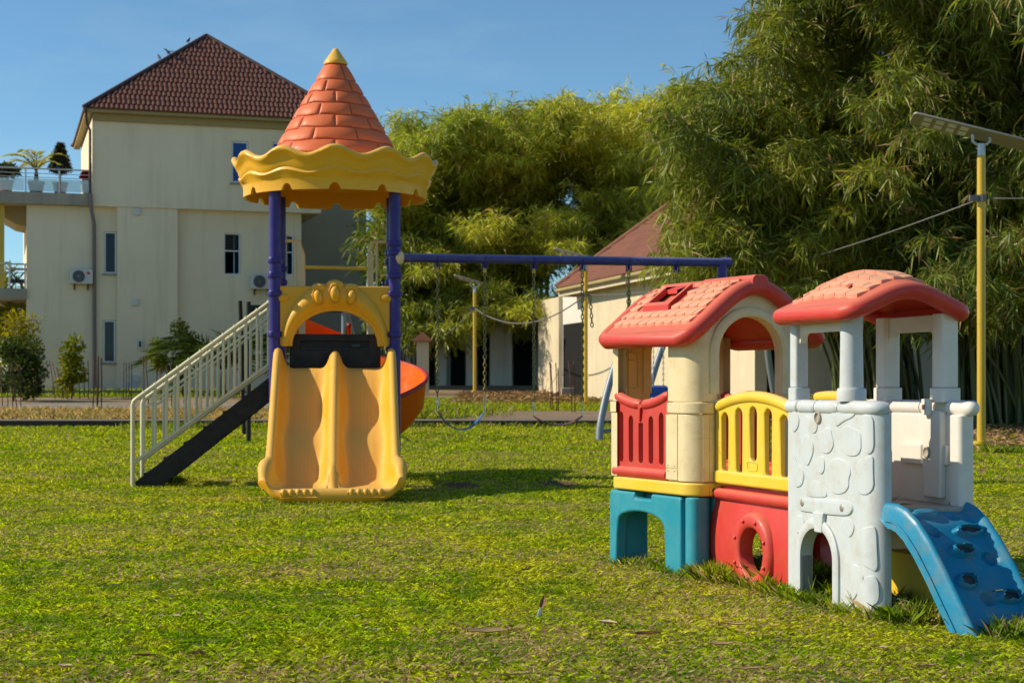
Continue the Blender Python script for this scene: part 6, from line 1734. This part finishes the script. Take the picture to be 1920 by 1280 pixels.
FR = [
 (1, seg(hw_(.10, -.05), bw2(-.04, .62), 6), .06, 1500, .115, .0045), (2, seg(bw2(-.05, .55), bw2(-.03, .0), 8), .035, 900, .085, .0045),
 (3, seg(tw_(-.02, .82), tw_(-.03, .62), 4), .035, 380, .085, .0045), (4, seg(tw_(-.02, .36), tw_(.02, -.04), 5), .03, 500, .075, .0045),
 (5, [tw_(.15 + .1*(i % 3), .05 + .1*i) for i in range(7)], .07, 1200, .13, .0045), (6, seg(tw_(.08, -.06), tw_(.30, -.20), 5), .05, 700, .12, .0045),
 (7, [rw_(.15 + .07*i, -.56) for i in range(6)], .06, 900, .10, .0045), (8, seg(hw_(-.01, .03), hw_(-.01, .2), 3), .02, 220, .06, .004), (9, seg(hw_(.05, .3), hw_(.08, .8), 6), .05, 500, .075, .004),
 (10, [bw2(.2, .1 + .09*i) for i in range(8)], .09, 1600, .15, .0045), (11, [tw_(.02, .42 + .04*i) for i in range(5)], .03, 350, .08, .0045),
 (12, seg(G(262, 906)[:2], G(335, 906)[:2], 6), .05, 900, .11, .007), (13, seg(G(520, 948)[:2], G(740, 948)[:2], 9), .05, 700, .05, .006),
 (14, [(x, 27.82) for x in np.linspace(-4.2, 9.5, 70)], .07, 3600, .13, .014), (18, [(x, 27.8) for x in np.linspace(-10, -4.2, 30)], .10, 500, .06, .014), (15, [G(x, 800 + rs.rand()*5)[:2] for x in np.linspace(250, 520, 12)], .12, 1500, .16, .014),
 (16, seg(G(1850, 850)[:2], G(1900, 850)[:2], 4), .08, 400, .16, .009), (17, seg(G(775, 786)[:2], G(860, 776)[:2], 8), .5, 3500, .26, .022),
]
for f in FR:
    V, Fc, c = fringe(*f); Vs.append(V); Fs.append(Fc + off); Cs.append(c); off += len(V)
o = np_obj("grass", np_mesh("grass", np.concatenate(Vs), np.concatenate(Fs), 3, M["grass"], np.concatenate(Cs))); tag(o, "short mown yellow green lawn grass with longer tufts round the toys", "grass", None, "stuff")
# far lawns and dry verge
rs = np.random.RandomState(77)
def field(name, label, x0, x1, y0, y1, n, L0, W0, pal, dry, seed):
    x = x0 + (x1-x0)*rs.rand(n); y = y0 + (y1-y0)*rs.rand(n)
    V, Fc, c = blades(rs, x, y, L0*(.4+.9*rs.rand(n)), W0*(.7+.6*rs.rand(n)), .8, seed, 1, pal, dry); V[:, 2] += .008
    tag(np_obj(name, np_mesh(name, V, Fc, 3, M["grass"], c)), label, "grass", None, "stuff")
field("dry_grass", "straw coloured dry grass on the verge beyond the kerb at left", -13, -3.2, 29.7, 35.5, 16000, .16, .016, ((.42, .30, .11), (.52, .37, .14)), .3, 51)
field("far_grass", "green grass strip at the foot of the beige house", -17, -4, 44.5, 49.6, 9000, .10, .03, ((.22, .32, .015), (.42, .46, .02)), .1, 52)
field("side_grass", "green lawn strip beyond the path, behind the swings", -3.4, 4.2, 35.6, 43, 11000, .07, .022, ((.24, .31, .015), (.46, .45, .025)), .12, 53)
# twiggy dead runners inside the tunnel and by the ramp
def runners(name, label, pts, n, seed, L=.28):
    rg = random.Random(seed); mb = MB()
    for k in range(n):
        p = Vector((*rg.choice(pts), .01)); a = rg.uniform(0, 6.28); q = [p]
        d = Vector((math.cos(a), math.sin(a), rg.uniform(.5, 1.4))).normalized()
        for i in range(5):
            d = (d + Vector((rg.uniform(-.4, .4), rg.uniform(-.4, .4), -.28))).normalized(); p = p + d*L/5; q.append(Vector((p.x, p.y, max(.005, p.z))))
        mb.tube(q, .0022, 4)
    tag(obj(name, mb, M["culm"]), label, "dead stems", None, "stuff")
runners("dead_stems", "tangled wiry stems under the red tunnel of the playhouse", [bw2(.15 + .05*(i % 4), .1 + .08*i) for i in range(8)], 70, 3)
runners("weed_stems", "thin weed stems standing under the blue climbing ramp", [rw_(.05 + .06*i, -.12 - .03*i) for i in range(6)], 26, 4, .30)

# ============================================================ LEAVES ON THE GROUND
def dry_leaf(px, py, L, W, yaw, tone, label, curl=.35, group=None, stand=0):
    p = G(px, py) + Vector((0, 0, .026)); rg = random.Random(int(px*7+py)); n = 7; P = []
    T = Matrix.Translation(p) @ Matrix.Rotation(yaw, 4, 'Z') @ Matrix.Rotation(-stand, 4, 'Y') @ Matrix.Rotation(rg.uniform(-.5, .5), 4, 'X')
    for i in range(n+1):
        u = i/n; w = W*.5*math.sin(math.pi*min(.97, u*.9+.06))**.8; x = (u-.5)*L; z = curl*L*.35*(u-.5)**2*4*.5 + rg.uniform(-.002, .002)
        P.append([(x, -w, z + w*.55), (x, -w*.5, z+w*.12), (x, 0, z), (x, w*.5, z+w*.15), (x, w, z + w*.7)])
    mb = MB(T); mb.grid(P); mb.grid([[(a, b, c-.0015) for a, b, c in r] for r in P])
    o = obj("dry_leaf", mb, tone, smooth=180); tag(o, label, "dry leaf", group or "dry leaves on the lawn")
TAN = painted("tan dry leaf", (.46, .30, .15), .8, 0, .5, (.25, .13, .06)); BRN = painted("brown dry leaf", (.22, .09, .04), .8, 0, .5, (.12, .05, .03)); PALE = painted("pale dry leaf", (.55, .42, .26), .8, 0, .4, (.35, .22, .1))
dry_leaf(915, 1196, .155, .034, .15, TAN, "long curled brown and tan leaf in the centre foreground, the largest on the lawn", .25)
dry_leaf(1138, 1180, .085, .036, -.45, PALE, "broad pale tan leaf scrap right of the standing leaf, before the playhouse")
dry_leaf(1214, 1200, .11, .024, .3, BRN, "dark brown slender leaf right of the broad pale scrap", .2)
dry_leaf(1018, 1142, .075, .024, 1.2, BRN, "brown leaf standing up beside a white paper scrap", .3, None, .9)
dry_leaf(728, 1097, .12, .018, .05, PALE, "pale narrow leaf lying flat left of centre foreground", .15)
dry_leaf(272, 1241, .085, .020, .05, BRN, "red brown leaf low in the left foreground", .15); dry_leaf(372, 1237, .06, .018, .35, BRN, "short red brown leaf right of the other one in the left foreground", .15)
dry_leaf(122, 1262, .055, .020, -.1, PALE, "pale leaf at the bottom left corner of the lawn")
dry_leaf(215, 1106, .05, .020, .1, PALE, "pale leaf with a small crumb beside it on the left lawn")
dry_leaf(1380, 1182, .085, .020, -.35, TAN, "tan leaf lying in front of the white tower arch")
dry_leaf(1352, 1220, .10, .020, .05, TAN, "long tan leaf left of the bottom right group"); dry_leaf(1400, 1268, .12, .016, .15, TAN, "curled strip of bark like leaf at the bottom edge"); dry_leaf(1738, 1262, .085, .022, .12, TAN, "tan leaf at the bottom right below the blue ramp")
dry_leaf(960, 1279, .15, .018, .1, PALE, "thin pale leaf cut by the bottom edge of the photo", .15)
dry_leaf(985, 1077, .045, .025, .2, BRN, "small orange brown leaf on the lawn behind the standing leaf"); dry_leaf(1226, 1034, .055, .022, .3, BRN, "brown leaf lying between the teal legs of the playhouse")
rg = random.Random(14)
for (x, y) in ((805, 1112), (692, 1117), (700, 1192), (790, 1225), (1206, 985), (1240, 905), (900, 945), (560, 1022), (410, 1020), (320, 1128), (330, 1165), (600, 1122), (965, 1094), (985, 1110), (1040, 1172), (1465, 1214), (1655, 1226), (215, 972), (650, 1135), (1100, 830), (1060, 845), (1130, 822), (1115, 815), (1040, 862), (1095, 868)):
    dry_leaf(x, y, rg.uniform(.03, .06)*(1.7 if y < 900 else 1), rg.uniform(.010, .018)*(1.5 if y < 900 else 1), rg.uniform(-.6, .6), rg.choice((TAN, PALE, PALE)), "small pale dry leaf scrap lying among the lawn grass")
p = G(1012, 1161) + Vector((0, 0, .03)); mb = MB(Matrix.Translation(p) @ Matrix.Rotation(.3, 4, 'Y') @ Matrix.Rotation(.5, 4, 'Z')); mb.add([(-.008, 0, -.02), (.008, 0, -.02), (.006, .004, .022), (-.004, .005, .02), (-.008, .002, -.02), (.008, .002, -.02), (.006, .006, .022), (-.004, .007, .02)], [(0,1,2,3), (7,6,5,4), (0,4,5,1), (1,5,6,2), (2,6,7,3), (3,7,4,0)])
tag(obj("paper_scrap", mb, M["frame"]), "tiny bright white paper scrap standing in the foreground grass", "paper scrap")
dry_leaf(1300, 820, .075, .018, -.5, TAN, "dry brown bamboo leaf stuck on the cream corner column", .3)
lf = bpy.context.scene.objects[-1]
# litter under the bamboo: nobody could count it
rs = np.random.RandomState(90)
def litter(name, label, x0, x1, y0, y1, n, L0):
    x = x0 + (x1-x0)*rs.rand(n); y = y0 + (y1-y0)*rs.rand(n); z = np.interp(y, [a for a, b in ZT], [b for a, b in ZT]) + .02 + .03*rs.rand(n)
    a = rs.rand(n)*6.283; D = unit(np.stack([np.cos(a), np.sin(a), .35*rs.normal(size=n)], 1)); c = np.array([[.36, .22, .11]])*(.45 + .9*rs.rand(n, 1))
    tag(np_obj(name, leaves_mesh(name, np.stack([x, y, z], 1), D, L0*(.5+.8*rs.rand(n)), .035*(.6+.8*rs.rand(n)), c, M["litter"], rs)), label, "leaf litter", None, "stuff")
litter("leaf_litter", "brown fallen bamboo leaves under the clumps at the right", 5.2, 11, 22.3, 31, 9000, .17)
litter("leaf_litter", "brown fallen leaves in front of the bungalow and pillars", -1.5, 4.4, 40, 47, 7000, .2)
litter("leaf_litter", "thin scatter of dry leaves on the lawn left of the right hand lamp", 1.0, 7.5, 16.5, 22.5, 320, .13)
